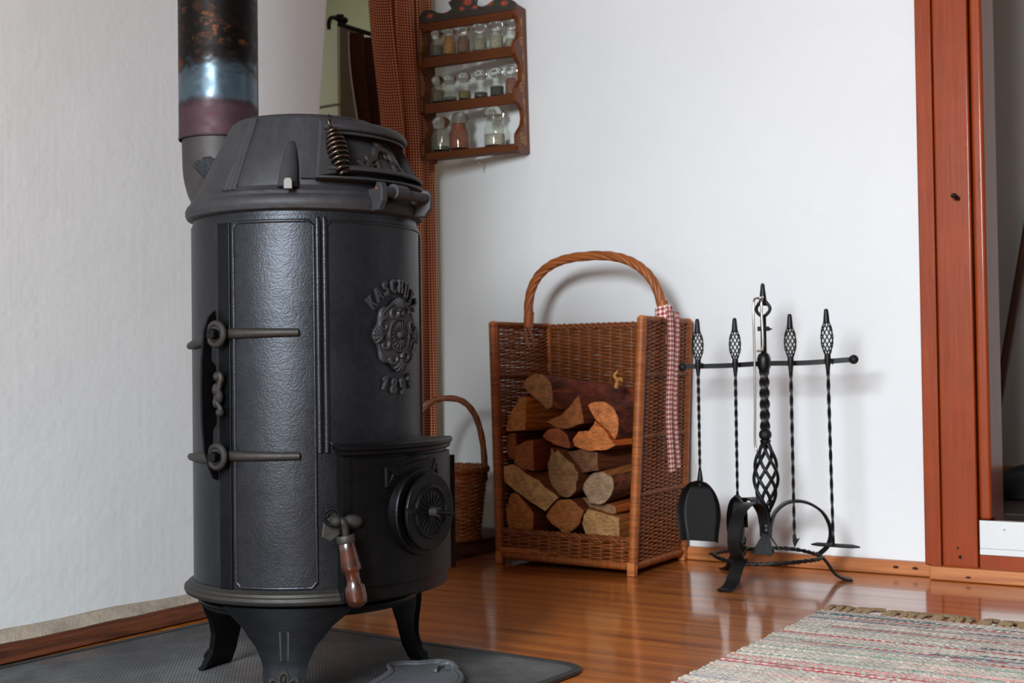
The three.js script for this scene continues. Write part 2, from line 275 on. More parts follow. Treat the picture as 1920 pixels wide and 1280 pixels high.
{ // door frame on the right
  const d = struct('door_1'), zf = -3.172, top = 2.06;
  const strip = (name, x0, x1, z0, z1, y0, y1, r = 0.004) => obj(name, swapUV(boxUV(new RoundedBoxGeometry(x1 - x0, y1 - y0, z1 - z0, 2, r).translate((x0 + x1) / 2, (y0 + y1) / 2, (z0 + z1) / 2))), M.redPaint, d);
  strip('casing_edge', -0.842, -0.822, ZB - 0.02, zf - 0.006, 0.032, top);
  obj('casing_moulding', [swapUV(sweep([V(-0.812, 0.032, zf - 0.012), V(-0.812, top, zf - 0.012)], [[-0.012, 0], [-0.011, -0.012], [-0.004, -0.019], [0.004, -0.019], [0.010, -0.012], [0.012, -0.003], [0.012, 0.02], [-0.012, 0.02]], [1, 0, 0]))], M.redPaint, d);
  strip('casing_board', -0.799, -0.716, ZB - 0.02, zf, 0.032, top, 0.005);
  strip('inner_bead', -0.712, -0.684, ZB - 0.02, zf - 0.002, 0.147, top, 0.009);
  strip('jamb', -0.716, -0.685, ZB - 0.105, ZB - 0.005, 0.135, top);
  strip('head_casing', -0.842, 0.2, ZB - 0.02, zf, top, top + 0.11);
  strip('far_casing', 0.07, 0.19, ZB - 0.02, zf, 0.032, top);
  strip('riser_board', -0.714, 0.07, ZB - 0.03, zf - 0.002, 0.03, 0.068);
  obj('sill', rbox(1.0, 0.146, 0.34, 0.004, -0.3, 0.073, ZB - 0.18), M.hallFloor, d);
  const kick = obj('kick_plate', rbox(0.79, 0.066, 0.003, 0.0012, -0.316, 0.114, zf + 0.0012), M.tin, d, { label: 'white metal kick plate on the sill' });
  obj('kick_plate_lip', rbox(0.79, 0.0145, 0.004, 0.0012, -0.316, 0.0735, zf + 0.0018), M.tin, d);
  for (const x of [-0.655, -0.42, -0.2]) obj('screw', bead(x, 0.128, zf + 0.003, 0.0028), M.steel, d);
  for (const [x, y, r] of [[-0.757, 0.057, 0.0042], [-0.762, 0.078, 0.0028]]) obj('screw_hole', new THREE.CylinderGeometry(r, r, 0.002, 12).rotateX(Math.PI / 2).translate(x, y, zf + 0.0004), M.soot, d);
  const p = struct('trim_3');
  obj('threshold_board', rbox(1.06, 0.033, 0.03, 0.004, -0.296, 0.0175, zf + 0.004), M.pine, p);
  for (const x of [-0.735, -0.52]) obj('knot', new THREE.CylinderGeometry(0.004, 0.004, 0.002, 12).scale(1.6, 1, 0.6).rotateX(Math.PI / 2).translate(x, 0.013, zf + 0.0192), M.darkWood, p);
}
{ // the room's unseen sides: window wall, right wall, ceiling
  const c = struct('ceiling'); obj('ceiling_plate', box(7, 0.1, 7, -1.2, CEIL + 0.05, -1.4), M.ceiling, c);
  const f = struct('wall_front'), z = WIN.z + 0.13, x0 = WIN.x - WIN.w / 2, x1 = WIN.x + WIN.w / 2, y0 = WIN.y - WIN.h / 2, y1 = WIN.y + WIN.h / 2;
  obj('wall_below_window', box(4.3, y0, 0.26, -0.14, y0 / 2, z), M.farSide, f);
  obj('wall_above_window', box(4.3, CEIL - y1, 0.26, -0.14, (CEIL + y1) / 2, z), M.farSide, f);
  obj('wall_beside_window', box(x0 + 2.29, WIN.h, 0.26, (x0 - 2.29) / 2, WIN.y, z), M.farSide, f);
  obj('wall_beside_window', box(2.01 - x1, WIN.h, 0.26, (x1 + 2.01) / 2, WIN.y, z), M.farSide, f);
  const w = struct('window_1'), fr = std({ color: C3(230, 228, 220), roughness: 0.5 }), zz = WIN.z + 0.12;
  for (const x of [x0 + 0.03, WIN.x, x1 - 0.03]) obj('window_frame', box(0.05, WIN.h, 0.05, x, WIN.y, zz), fr, w);
  for (const y of [y0 + 0.03, y1 - 0.03, WIN.y + 0.2]) obj('window_rail', box(WIN.w, 0.05, 0.04, WIN.x, y, zz), fr, w);
  obj('window_pane', box(WIN.w - 0.06, WIN.h - 0.06, 0.004, WIN.x, WIN.y, zz), phy({ color: 0xffffff, transmission: 1, roughness: 0, thickness: 0 }), w);
  const r = struct('wall_right'); obj('plaster_wall', box(0.2, CEIL, 5.2, 2.0, CEIL / 2, -0.8), M.farSide, r);
}
{ // kitchen behind the opening
  const k = struct('wall_kitchen');
  obj('far_wall', box(0.12, CEIL, 3.4, -4.26, CEIL / 2, -3.0), M.wallRear, k);
  obj('rear_wall', box(3.0, CEIL, 0.12, -3.2, CEIL / 2, -4.56), M.wallRear, k);
  obj('near_wall', box(2.0, CEIL, 0.12, -3.3, CEIL / 2, -1.5), M.wallRear, k);
  obj('side_wall', box(0.1, CEIL, 1.4, -1.95, CEIL / 2, -4.1), M.wallRear, k);
  const h = struct('wall_hall');
  obj('far_wall', box(2.2, CEIL, 0.12, -0.4, CEIL / 2, -4.28), M.hallWall, h);
  obj('side_wall', box(0.12, CEIL, 1.1, 0.62, CEIL / 2, -3.9), M.hallWall, h);
  obj('side_wall', box(0.12, CEIL, 1.1, -1.5, CEIL / 2, -3.9), M.hallWall, h);
  obj('hall_floor', box(2.2, 0.147, 0.9, -0.4, 0.0733, -3.78), M.hallFloor, h);
  obj('hall_baseboard', box(2.1, 0.05, 0.02, -0.4, 0.172, -4.21), M.pine, h);
}
const crease = (pts, seg) => { const g = lathe(pts, seg).toNonIndexed(); return toCreasedNormals(g, 0.55); };
// ---------- cast iron stove ----------
const ST = [-1.453, -1.647], FRONT = 91.4;
const A = (worldAz) => worldAz - FRONT;
{
  const s = thing('iron_stove', 'round black cast iron stove on three splayed legs, embossed medallion on its front', 'stove', [ST[0], 0, ST[1]], FRONT * D2R);
  const BR = 0.195; s.scale.set(0.965, 1, 0.965);
  obj('body', lathe([[0.18, 0.15], [BR + 0.001, 0.168], [BR, 0.19], [BR, 0.757], [0.1925, 0.761], [0.192, 0.772]], 96), M.iron, s);
  // raised joint strip, panel borders, double ribs
  obj('joint_strip', bend(boxUV(extr([[-0.0135, 0], [0.0135, 0], [0.0135, 0.57], [-0.0135, 0.57]], 0.004, 0.0015)), BR - 0.001, -92.2, 0.183), M.ironDark, s, { label: 'slightly reddish raised joint strip' });
  const frame = (a0, a1, y0, y1, t, deg) => {
    const w = (a1 - a0) * D2R * BR, n = 14, X = (i) => -w / 2 + w * i / n, r = 0.008;
    const P = []; for (let i = 0; i <= n; i++) P.push([lerp(-w / 2 + r, w / 2 - r, i / n), y0]); P.push([w / 2, y0 + r]); for (let i = 0; i <= 6; i++) P.push([w / 2, lerp(y0 + r, y1 - r, i / 6)]); for (let i = n; i >= 0; i--) P.push([lerp(-w / 2 + r, w / 2 - r, i / n), y1]); for (let i = 6; i >= 0; i--) P.push([-w / 2, lerp(y0 + r, y1 - r, i / 6)]);
    return bend(tube(P.map(([x, y]) => V(x, y, 0)), t, 6, true), BR - 0.0005, (a0 + a1) / 2, 0);
  };
  obj('panel_border', frame(-86.6, -46.5, 0.188, 0.752, 0.0032), M.iron, s);
  obj('panel_border', frame(-40.5, 40.5, 0.405, 0.752, 0.0032), M.iron, s);
  obj('panel_border', frame(46.5, 86.6, 0.188, 0.752, 0.0032), M.iron, s);
  for (const a of [-44.6, -41.4, 41.4, 44.6]) obj('rib', bend(tube([V(0, 0.395, 0.001), V(0, 0.55, 0.001), V(0, 0.748, 0.001), V(0, 0.757, -0.003)], 0.0048, 8), BR, a, 0), M.iron, s);
  // base ring, legs
  obj('base_ring', crease([[0.15, 0.184], [0.1965, 0.184], [0.2, 0.181], [0.2045, 0.1795], [0.206, 0.1755], [0.2105, 0.174], [0.2115, 0.169], [0.209, 0.164], [0.203, 0.161], [0.192, 0.159], [0.16, 0.158]], 96), M.ironWarm, s);
  obj('underplate', lathe([[0.0005, 0.14], [0.18, 0.14], [0.188, 0.147], [0.188, 0.157], [0.0005, 0.157]], 64), M.ironDark, s);
  const hs = [0, 0.014, 0.043, 0.071, 0.094, 0.12, 0.158], ws = [0.07, 0.067, 0.064, 0.07, 0.09, 0.134, 0.225], rs = [0.232, 0.214, 0.198, 0.192, 0.1905, 0.19, 0.19];
  const interp = (a, h) => { for (let i = 1; i < hs.length; i++) if (h <= hs[i] + 1e-9) { const t = (h - hs[i - 1]) / (hs[i] - hs[i - 1]); return lerp(a[i - 1], a[i], t * t * (3 - 2 * t) * 0.5 + t * 0.5); } return a[6]; };
  for (const a of [A(29.5), A(153.5), A(-86)]) {
    const g = slab((u, v) => { const h = lerp(0.0072, 0.157, v), w = interp(ws, h), r = interp(rs, h), x = (u - 0.5) * w, an = a * D2R + x / 0.19; const rr2 = r - 0.12 * Math.max(0, Math.abs(x) - 0.02) * (1 - v); return V(rr2 * Math.sin(an), h, rr2 * Math.cos(an)); }, 16, 20, 0.009);
    const leg = obj('leg', g, M.legIron, s);
    const rAt = (h) => interp(rs, h) + 0.004;
    obj('slot_frame', bend(tube([V(-0.0055, 0.078, 0), V(0.0055, 0.078, 0), V(0.0065, 0.122, 0), V(-0.0065, 0.122, 0)], 0.0026, 5, true), rAt, a, 0, 0.19), M.ironWarm, leg);
    const fl = []; for (const [x, y, an] of [[0, 0.038, 0], [-0.013, 0.029, 0.6], [0.013, 0.029, -0.6], [-0.026, 0.021, 1.0], [0.026, 0.021, -1.0]]) fl.push(bend(new THREE.TorusGeometry(0.0085, 0.003, 6, 16).scale(0.75, 1.15, 1).rotateZ(an).translate(x, y + 0.014, 0.002), rAt, a, 0, 0.19), bend(new THREE.SphereGeometry(0.005, 10, 8).scale(0.7, 1.2, 0.7).rotateZ(an).translate(x, y + 0.014, 0.001), rAt, a, 0, 0.19));
    obj('foot_flower', fl, M.ironWarm, leg);
  }
  // top flange and hood
  obj('top_flange', crease([[0.17, 0.812], [0.1865, 0.809], [0.191, 0.803], [0.195, 0.8005], [0.1965, 0.795], [0.2015, 0.7905], [0.2045, 0.784], [0.2045, 0.777], [0.2015, 0.7715], [0.197, 0.769], [0.19, 0.768]], 96), M.ironDusty, s);
  const hoodR = (h) => h < 0.925 ? lerp(0.181, 0.127, (h - 0.82) / 0.105) : 0.127;
  obj('hood', crease([[0.184, 0.802], [0.1835, 0.815], [0.1548, 0.871], [0.1288, 0.9215], [0.1255, 0.9275], [0.12, 0.9315], [0.108, 0.9335], [0.0005, 0.937]], 96), M.ironDusty, s);
  for (const a of [-90.5, 90.5]) { const g = []; for (const dx of [-0.0085, 0, 0.0085]) g.push(bend(tube([0.805, 0.83, 0.86, 0.89, 0.91, 0.926].map((h) => V(dx * lerp(1, 0.75, (h - 0.82) / 0.1), h, 0.0005)), 0.0042, 6), hoodR, a, 0, 0.17)); obj('hood_rib', g, M.ironDusty, s); }
  { // scoop with a loose white peg at its foot
    const g = slab((u, v) => { const h = lerp(0.804, 0.884, v), w = 0.0135 * Math.sqrt(Math.max(0, 1 - Math.pow(v, 2.4))), x = (u - 0.5) * 2, z = Math.sqrt(Math.max(0, 1 - x * x)) * 0.021 * Math.pow(1 - v, 0.7); const an = A(33) * D2R + x * w / 0.165, r = hoodR(h) + z - 0.002; return V(r * Math.sin(an), h, r * Math.cos(an)); }, 18, 22, 0.004);
    obj('scoop', g, M.ironDusty, s);
    obj('scoop_mouth', bend(box(0.026, 0.018, 0.004, 0, 0.006, 0), 0.187, A(33), 0.803, 0.18), M.soot, s);
    obj('white_peg', bend(boxUV(extr([[-0.0062, 0], [0.0062, 0], [0.0062, 0.012], [0.004, 0.0165], [-0.004, 0.0165], [-0.0062, 0.012]], 0.006, 0.001)), 0.209, A(34), 0.799, 0.2), M.whiteTag, s, { label: 'small white peg' });
  }
  { // loading door in the hood
    const w = 0.262, Hd = 0.104, y0 = 0.819, seg = (a, b, n) => Array.from({ length: n }, (_, i) => lerp(a, b, i / n));
    const top = 0.215;
    const ring = (x0, x1, ya, yb, xt) => [...seg(-x0, x0, 16).map((x) => [x, ya]), ...seg(ya, yb, 4).map((y) => [lerp(x0, xt, (y - ya) / (yb - ya)), y]), ...seg(xt, -xt, 16).map((x) => [x, yb]), ...seg(yb, ya, 4).map((y) => [-lerp(x0, xt, (y - ya) / (yb - ya)), y])];
    const R2 = (h) => hoodR(h);
    obj('loading_door', bend((() => { const q = new THREE.BoxGeometry(0.302, Hd, 0.009, 36, 6, 1).translate(0, Hd / 2, 0.002), p = q.attributes.position; for (let i = 0; i < p.count; i++) p.setX(i, p.getX(i) * lerp(1, 0.93, p.getY(i) / Hd)); return boxUV(q); })(), R2, 0.5, y0, 0.163), M.ironDusty, s);
    const door = s.children[s.children.length - 1];
    obj('door_frame', bend(boxUV(extr(ring(0.132, 0, -0.002, 0.098, 0.12), 0.026, 0.004, 0, [ring(0.106, 0, 0.022, 0.084, 0.098).reverse()])), R2, 0.5, y0, 0.163), M.ironDusty, door);
    const roll = []; for (let i = 0; i <= 30; i++) { const t = i / 30; roll.push(V(lerp(-0.114, 0.114, t), 0.0885, 0.031)); }
    obj('door_roll', [bend(tube(roll, 0.0095, 12), R2, 0.5, y0, 0.163), bend(tube(roll.map((p) => p.clone().add(V(0, -0.011, -0.005))), 0.004, 8), R2, 0.5, y0, 0.163), bend(tube(roll.map((p) => V(p.x * 1.0, 0.0165, 0.026)), 0.0045, 8), R2, 0.5, y0, 0.163)], M.ironDusty, door);
    // leaf ornament
    const o = [], curl = (cx, cy, r, a0, a1, dir, th) => { th *= 1.2; const P = []; for (let i = 0; i <= 18; i++) { const t = i / 18, a = lerp(a0, a1, t), q = lerp(r, r * 0.25, t); P.push(V(cx + dir * q * Math.cos(a), cy + q * Math.sin(a), 0.003)); } return tube(P, (t) => th * (1 - 0.5 * t), 6); };
    for (const d of [-1, 1]) {
      o.push(curl(d * 0.013, 0.052, 0.012, -1.2, 5.2, d, 0.0032), curl(d * 0.03, 0.041, 0.011, 0.6, -4.6, d, 0.0032), curl(d * 0.047, 0.031, 0.009, 2.2, -3.6, d, 0.0028));
      o.push(tube(spline([[d * 0.004, 0.064, 0.003], [d * 0.016, 0.06, 0.004], [d * 0.024, 0.047, 0.004], [d * 0.036, 0.04, 0.004], [d * 0.05, 0.026, 0.004], [d * 0.061, 0.028, 0.003]], 24), (t) => 0.0072 * (1 - 0.55 * t), 6));
      for (const [x, y, an] of [[0.055, 0.034, -0.9], [0.038, 0.028, -0.4], [0.022, 0.036, -0.2]]) o.push(new THREE.SphereGeometry(0.0078, 10, 8).scale(0.6, 1.2, 0.6).rotateZ(an * d).translate(d * x, y, 0.003));
    }
    for (const an of [-0.5, 0, 0.5]) o.push(new THREE.SphereGeometry(0.009, 10, 8).scale(0.55, 1.4, 0.7).translate(0, 0.007, 0.003).rotateZ(an).translate(0, 0.062, 0));
    obj('leaf_ornament', bend(mg(o), (h) => hoodR(h) + 0.0055, 0.5, y0 - 0.004, 0.163), M.ironWarm, door);
    // coil spring handle hanging from the end of the roll
    const P = [], n = 10; const ax = (t) => { const h = lerp(0.9, 0.824, t), r = lerp(hoodR(0.9) + 0.036, hoodR(0.824) + 0.026, t), an = lerp(-35.5, -33.2, t) * D2R; return V(r * Math.sin(an), h, r * Math.cos(an)); };
    const a0 = ax(0), dir = ax(1).sub(a0).normalize(), e1 = V(dir.y, -dir.x, 0).normalize(), e2 = V(0, 0, 0).crossVectors(dir, e1);
    for (let i = 0; i <= n * 18; i++) { const t = i / (n * 18), r = 0.0045 + 0.0105 * Math.pow(Math.sin(Math.PI * clamp(t * 0.92 + 0.06, 0, 1)), 0.85), an = t * n * 6.2832; P.push(ax(t).addScaledVector(e1, r * Math.cos(an)).addScaledVector(e2, r * Math.sin(an))); }
    const sp = obj('spring_handle', tube(P, 0.0027, 6), M.springSteel, s, { label: 'brown steel coil spring handle' });
    obj('spring_core', tube([ax(0.02), ax(0.98)], 0.003, 6), M.ironDark, sp);
    const hk = []; for (let i = 0; i <= 16; i++) { const an = -1.9 + i / 16 * 5.2; const c = ax(-0.14); hk.push(c.addScaledVector(e1, 0.0075 * Math.cos(an)).addScaledVector(dir, 0.011 * Math.sin(an))); }
    obj('hook', tube(hk, 0.0022, 6), M.springSteel, sp);
    // hinge lugs and pin in front of the flange
    const lug = (a) => { const g = boxUV(extr([[-0.03, -0.022], [0.006, -0.022], [0.017, -0.008], [0.018, 0.012], [0.013, 0.021], [0.003, 0.023], [-0.004, 0.014], [-0.03, 0.012]], 0.012, 0.0022)); g.rotateY(-Math.PI / 2).translate(0.006, 0, 0); g.rotateY(a * D2R).translate(0.214 * Math.sin(a * D2R), 0.792, 0.214 * Math.cos(a * D2R)); return g; };
    for (const a of [-17, 16]) obj('hinge_lug', lug(a), M.ironDusty, s);
    const hp = (a, r, h) => V(r * Math.sin(a * D2R), h, r * Math.cos(a * D2R));
    obj('hinge_pin', [tube([hp(-16, 0.223, 0.8), hp(16, 0.223, 0.8)], 0.0085, 12), tube([hp(-10, 0.219, 0.802), hp(-1, 0.214, 0.802)], 0.012, 12)], M.ironDusty, s);
    obj('pin_hole', new THREE.CylinderGeometry(0.0028, 0.0028, 0.016, 10).rotateZ(Math.PI / 2).rotateY(-17 * D2R).translate(...hp(-17, 0.2195, 0.804).toArray()), std({ color: C3(96, 44, 28), roughness: 0.9 }), s);
  }
  // medallion and embossed writing
  {
    const g = [], base = lathe([[0.054, -0.004], [0.054, 0.003], [0.052, 0.0055], [0.045, 0.006], [0.034, 0.006], [0.022, 0.006], [0.011, 0.006], [0.0003, 0.006]], 72).rotateX(Math.PI / 2);
    { const p = base.attributes.position; for (let i = 0; i < p.count; i++) { const a = Math.atan2(p.getY(i), p.getX(i)), k = 1 + 0.065 * Math.cos(8 * a) * Math.hypot(p.getX(i), p.getY(i)) / 0.054; p.setXY(i, p.getX(i) * k, p.getY(i) * k); } }
    g.push(base);
    g.push(new THREE.TorusGeometry(0.0262, 0.0028, 8, 48).translate(0, 0, 0.006), new THREE.TorusGeometry(0.0505, 0.0018, 8, 60).translate(0, 0, 0.0055));
    for (let i = 0; i < 18; i++) g.push(new THREE.SphereGeometry(0.0075, 8, 6).scale(0.24, 1, 0.35).translate(0, 0.0155, 0.006).rotateZ(i / 18 * 6.2832));
    g.push(new THREE.SphereGeometry(0.0065, 12, 10).scale(1, 1, 0.8).translate(0, 0, 0.006));
    for (let i = 0; i < 8; i++) {
      const an = i / 8 * 6.2832 + 0.3927, P = []; for (let k = 0; k <= 20; k++) { const t = k / 20, q = (0.4 + 5.0 * t) * (i % 2 ? 1 : -1), r = lerp(0.0118, 0.004, t); P.push(V(r * Math.cos(q), 0.0392 + r * Math.sin(q), 0.0065)); }
      g.push(tube(P, (t) => 0.0036 * (1 - 0.4 * t), 6).rotateZ(an));
    }
    for (let i = 0; i < 4; i++) for (const k of [-2, -1, 0, 1, 2]) g.push(new THREE.SphereGeometry(0.0105, 8, 6).scale(0.34, 1.15, 0.55).translate(0, 0.007, 0).rotateZ(k * 0.42).translate(0, 0.0415, 0.0062).rotateZ(i * 1.5708));
    const med = mg(g); obj('medallion', bend(med.scale(0.97, 1, 1.15), BR, A(90), 0.576), M.ironDusty, s);
    const font = await new FontLoader().loadAsync('fonts/droid/droid_sans_bold.typeface.json');
    const letter = (ch, x, y, rot, size, sy = 1.15) => { const t = new TextGeometry(ch, { font, size, depth: 0.004, bevelEnabled: true, bevelSize: 0.0006, bevelThickness: 0.0012, bevelSegments: 2, curveSegments: 5 }); t.computeBoundingBox(); const b = t.boundingBox; t.translate(-(b.max.x + b.min.x) / 2, -(b.max.y + b.min.y) / 2, 0).scale(0.82, sy, 1).rotateZ(rot).translate(x, y, 0); return boxUV(bend(norm(t), BR, A(90), 0)); };
    [...'KASCHÜTZ'].forEach((c, i, l) => { const an = lerp(50, -50, i / (l.length - 1)) * D2R, R = 0.079; obj('letter', letter(c, -R * Math.sin(an) * 0.95, 0.576 + R * Math.cos(an) - 0.0005, an * 0.9, 0.0178), M.ironDusty, s); });
    [...'1891'].forEach((c, i) => { const an = (i - 1.5) * 16 * D2R, R = 0.082; obj('letter', letter(c, R * Math.sin(an) * 1.0, 0.576 - R * Math.cos(an), an, 0.0205, 1.15), M.ironDusty, s); });
  }
  // ash box with its door and screw-out air disc
  {
    const sector = (r0, r1, h0, h1, deg, bev) => { const S = [], n = 28; for (let i = 0; i <= n; i++) { const a = lerp(-deg, deg, i / n) * D2R; S.push([r1 * Math.sin(a), -r1 * Math.cos(a)]); } for (let i = n; i >= 0; i--) { const a = lerp(-deg * 0.98, deg * 0.98, i / n) * D2R; S.push([r0 * Math.sin(a), -r0 * Math.cos(a)]); } return boxUV(extr(S, h1 - h0, bev).rotateX(-Math.PI / 2).translate(0, h0, 0)); };
    obj('ash_box', sector(0.17, 0.2395, 0.168, 0.393, 37.2, 0.003), M.ironDark, s);
    obj('ash_box_lip', [sector(0.17, 0.2505, 0.3985, 0.4075, 39.2, 0.003), sector(0.17, 0.247, 0.391, 0.3995, 38.2, 0.003)], M.ironDark, s);
    const door = obj('ash_door', sector(0.236, 0.245, 0.19, 0.386, 33.8, 0.002), M.ironDark, s);
    const da = A(88), dh = 0.298;
    const onDial = (g, r) => g.rotateY(da * D2R).translate(r * Math.sin(da * D2R), dh, r * Math.cos(da * D2R));
    const cyl = (r, d, bev) => { const c = []; for (let i = 0; i < 64; i++) c.push([r * Math.cos(i / 64 * 6.2832), r * Math.sin(i / 64 * 6.2832)]); return [c, d, bev]; };
    const ringShape = (ro, ri, d, bev) => { const [c] = cyl(ro), [h] = cyl(ri); return boxUV(extr(c, d, bev, 12, [h.reverse()])); };
    obj('air_collar', onDial(ringShape(0.068, 0.055, 0.03, 0.003), 0.224), M.ironDark, door);
    obj('air_opening', onDial(boxUV(extr(cyl(0.057)[0], 0.004)), 0.236), M.soot, door);
    const disc = obj('air_disc', onDial(boxUV(extr(cyl(0.0605)[0], 0.007, 0.002)), 0.262), M.ironDark, s);
    const rel = [new THREE.TorusGeometry(0.039, 0.0035, 8, 48)]; for (let i = 0; i < 20; i++) rel.push(new THREE.SphereGeometry(0.0125, 8, 6).scale(0.13, 1, 0.22).translate(0, 0.0225, 0).rotateZ(i / 20 * 6.2832));
    rel.push(box(0.016, 0.009, 0.008, -0.052, 0.006, 0.001));
    obj('disc_relief', onDial(mg(rel), 0.269), M.ironDark, disc);
    obj('disc_bolt', onDial(boxUV(new THREE.CylinderGeometry(0.008, 0.008, 0.018, 6).rotateX(Math.PI / 2).translate(0, 0, 0.008)), 0.268), M.ironWarm, disc);
    obj('screw_end', onDial(boxUV(new THREE.CylinderGeometry(0.004, 0.004, 0.03, 10).rotateX(Math.PI / 2).translate(0.0, 0, 0.03)), 0.268), M.ironDark, disc);
    obj('air_spindle', onDial(new THREE.CylinderGeometry(0.008, 0.008, 0.05, 12).rotateX(Math.PI / 2), 0.245), M.ironDark, disc);
    // letter, arrow and mark embossed above the disc
    const bx = (x) => x; const em = (g) => bend(g, 0.2445, da, dh, 0.2445);
    obj('embossed_letter', em(mg([tube([V(-0.071, 0.073, 0.001), V(-0.0705, 0.043, 0.001)], 0.0036, 6), tube([V(-0.071, 0.073, 0.001), V(-0.05, 0.059, 0.001)], 0.0034, 6), tube([V(-0.0705, 0.043, 0.001), V(-0.057, 0.06, 0.001)], 0.003, 6)])), M.ironDark, door);
    const arc = []; for (let i = 0; i <= 20; i++) { const a = lerp(122, 72, i / 20) * D2R; arc.push(V(0.088 * Math.cos(a), 0.088 * Math.sin(a) - 0.003, 0.001)); }
    obj('embossed_arrow', em(mg([tube(arc, (t) => 0.006 * Math.sin(Math.PI * clamp(t, 0.1, 0.93)), 6)])), M.ironDark, door);
    obj('embossed_letter', em(mg([tube([V(0.042, 0.06, 0.001), V(0.05, 0.078, 0.001), V(0.055, 0.055, 0.001)], 0.0025, 6), tube([V(0.045, 0.066, 0.001), V(0.054, 0.064, 0.001)], 0.002, 6)])), M.ironDark, door);
    // side strip of the hinge at the far edge
    obj('hinge_strip', [bend(box(0.012, 0.19, 0.008, 0, 0.095, 0), 0.25, 37.5, 0.185, 0.245)], M.ironDark, s);
    // latch with turned wooden handle
    const at = (az, h, r) => V(r * Math.sin(A(az) * D2R), h, r * Math.cos(A(az) * D2R));
    const latch = obj('latch', [bend(boxUV(extr([[-0.018, -0.02], [-0.004, -0.028], [0.01, -0.018], [0.012, 0.006], [0.004, 0.016], [-0.014, 0.012]], 0.008, 0.002)), 0.243, A(50), 0.292, 0.245), tube([at(49.5, 0.297, 0.24), at(50, 0.297, 0.272)], 0.0075, 12), tube([at(47.5, 0.297, 0.25), at(50, 0.299, 0.262), at(53, 0.298, 0.262)], 0.004, 8), bead(...at(50.2, 0.297, 0.272).toArray(), 0.008), bend(new THREE.SphereGeometry(0.014, 12, 10).scale(1.3, 0.8, 0.8), 0.246, A(57), 0.292, 0.245)], M.ironWarm, s);
    obj('latch_arm', tube(spline([at(50.5, 0.3, 0.268), at(52.4, 0.295, 0.272), at(53.2, 0.284, 0.27), at(53.6, 0.266, 0.268)], 14), 0.0055, 8), M.ironWarm, latch);
    obj('pivot_ring', new THREE.TorusGeometry(0.012, 0.0028, 8, 24).rotateY(A(50) * D2R).translate(...at(49, 0.303, 0.262).toArray()), M.ironDark, latch);
    const p0 = at(53.4, 0.272, 0.268), p1 = at(57.2, 0.168, 0.272), d = p1.clone().sub(p0), L = d.length();
    const hg = lathe([[0.0005, 0], [0.0135, 0.001], [0.014, 0.02], [0.0165, 0.045], [0.0165, 0.052], [0.0125, 0.055], [0.0112, 0.066], [0.0125, 0.075], [0.0165, 0.079], [0.0175, 0.098], [0.0155, 0.107], [0.009, 0.1115], [0.0005, 0.1125]].map(([r, y]) => [r * 0.95, y * L / 0.1125]), 28);
    hg.applyQuaternion(new THREE.Quaternion().setFromUnitVectors(V(0, 1, 0), d.clone().normalize())).translate(p0.x, p0.y, p0.z);
    obj('wooden_handle', hg, M.handleWood, s, { label: 'turned brown varnished wood handle' });
    const fg = lathe([[0.0115, -0.004], [0.0145, -0.003], [0.0148, 0.006], [0.013, 0.008]], 24); fg.applyQuaternion(new THREE.Quaternion().setFromUnitVectors(V(0, 1, 0), d.clone().normalize())).translate(p0.x, p0.y, p0.z);
    obj('ferrule', fg, M.ironWarm, s);
  }
  // clamp bar with its two bolts and straps on the left
  {
    const at = (az, h, r) => V(r * Math.sin(A(az) * D2R), h, r * Math.cos(A(az) * D2R));
    for (const [h, dy] of [[0.5795, 1], [0.39, -1]]) {
      const P = []; for (let i = 0; i <= 20; i++) P.push(at(lerp(1.5, 37.5, i / 20), h + 0.0005, BR + 0.002));
      obj('strap', tube(P, (t) => lerp(0.0085, 0.0062, t), 8), M.ironWarm, s);
      const Q = []; for (let i = 0; i <= 10; i++) Q.push(at(lerp(-9, -40, i / 10), h - 0.004 - 0.012 * Math.sin(i / 10 * 1.5) * (dy > 0 ? 1 : 0.2), BR + 0.004));
      obj('strap', tube(Q, (t) => lerp(0.01, 0.0055, t), 8), M.ironWarm, s);
      obj('boss', [new THREE.TorusGeometry(0.0165, 0.0055, 10, 28).rotateY(A(-1.5) * D2R).translate(...at(-1.5, h, BR + 0.017).toArray()), tube([at(-4, h, BR), at(-3, h, BR + 0.02)], 0.017, 20)], M.ironWarm, s);
      obj('bolt', boxUV(tube([at(-1.5, h, BR + 0.012), at(-0.5, h, BR + 0.034)], 0.0085, 6)), M.ironDark, s);
    }
    const prof = [[0.002, 0.352], [0.012, 0.355], [0.02, 0.37], [0.03, 0.4], [0.034, 0.44], [0.035, 0.49], [0.034, 0.54], [0.029, 0.585], [0.02, 0.607], [0.006, 0.618], [0.003, 0.6], [0.012, 0.585], [0.014, 0.54], [0.005, 0.53], [0.004, 0.44], [0.012, 0.43], [0.012, 0.385], [0.002, 0.37]];
    const g = boxUV(extr(prof, 0.005, 0.0012)); const q = A(-6) * D2R; g.translate(0, 0, -0.0025).rotateY(q - Math.PI / 2).translate(BR * Math.sin(q), 0, BR * Math.cos(q));
    const bar = obj('clamp_bar', g, M.ironDark, s);
    const c = (t, k) => at(-2.5 + k, 0.455 + t * 0.062, BR + 0.014);
    obj('scroll', [tube(spline([c(0.95, 0.5), c(1, 2), c(0.9, 3), c(0.75, 2), c(0.55, 1), c(0.4, -0.4), c(0.25, 1), c(0.12, 2.6), c(0, 1.6)], 40), (t) => 0.0055 - 0.0015 * t, 7), bead(...c(0.95, 1).toArray(), 0.008), bead(...c(0.05, 2).toArray(), 0.007), bead(...c(0.62, 0).toArray(), 0.0075, 1.4), bead(...c(0.45, 1.8).toArray(), 0.0065, 1.6), bead(...c(0.3, -0.3).toArray(), 0.006, 1.5)], M.ironWarm, bar);
  }
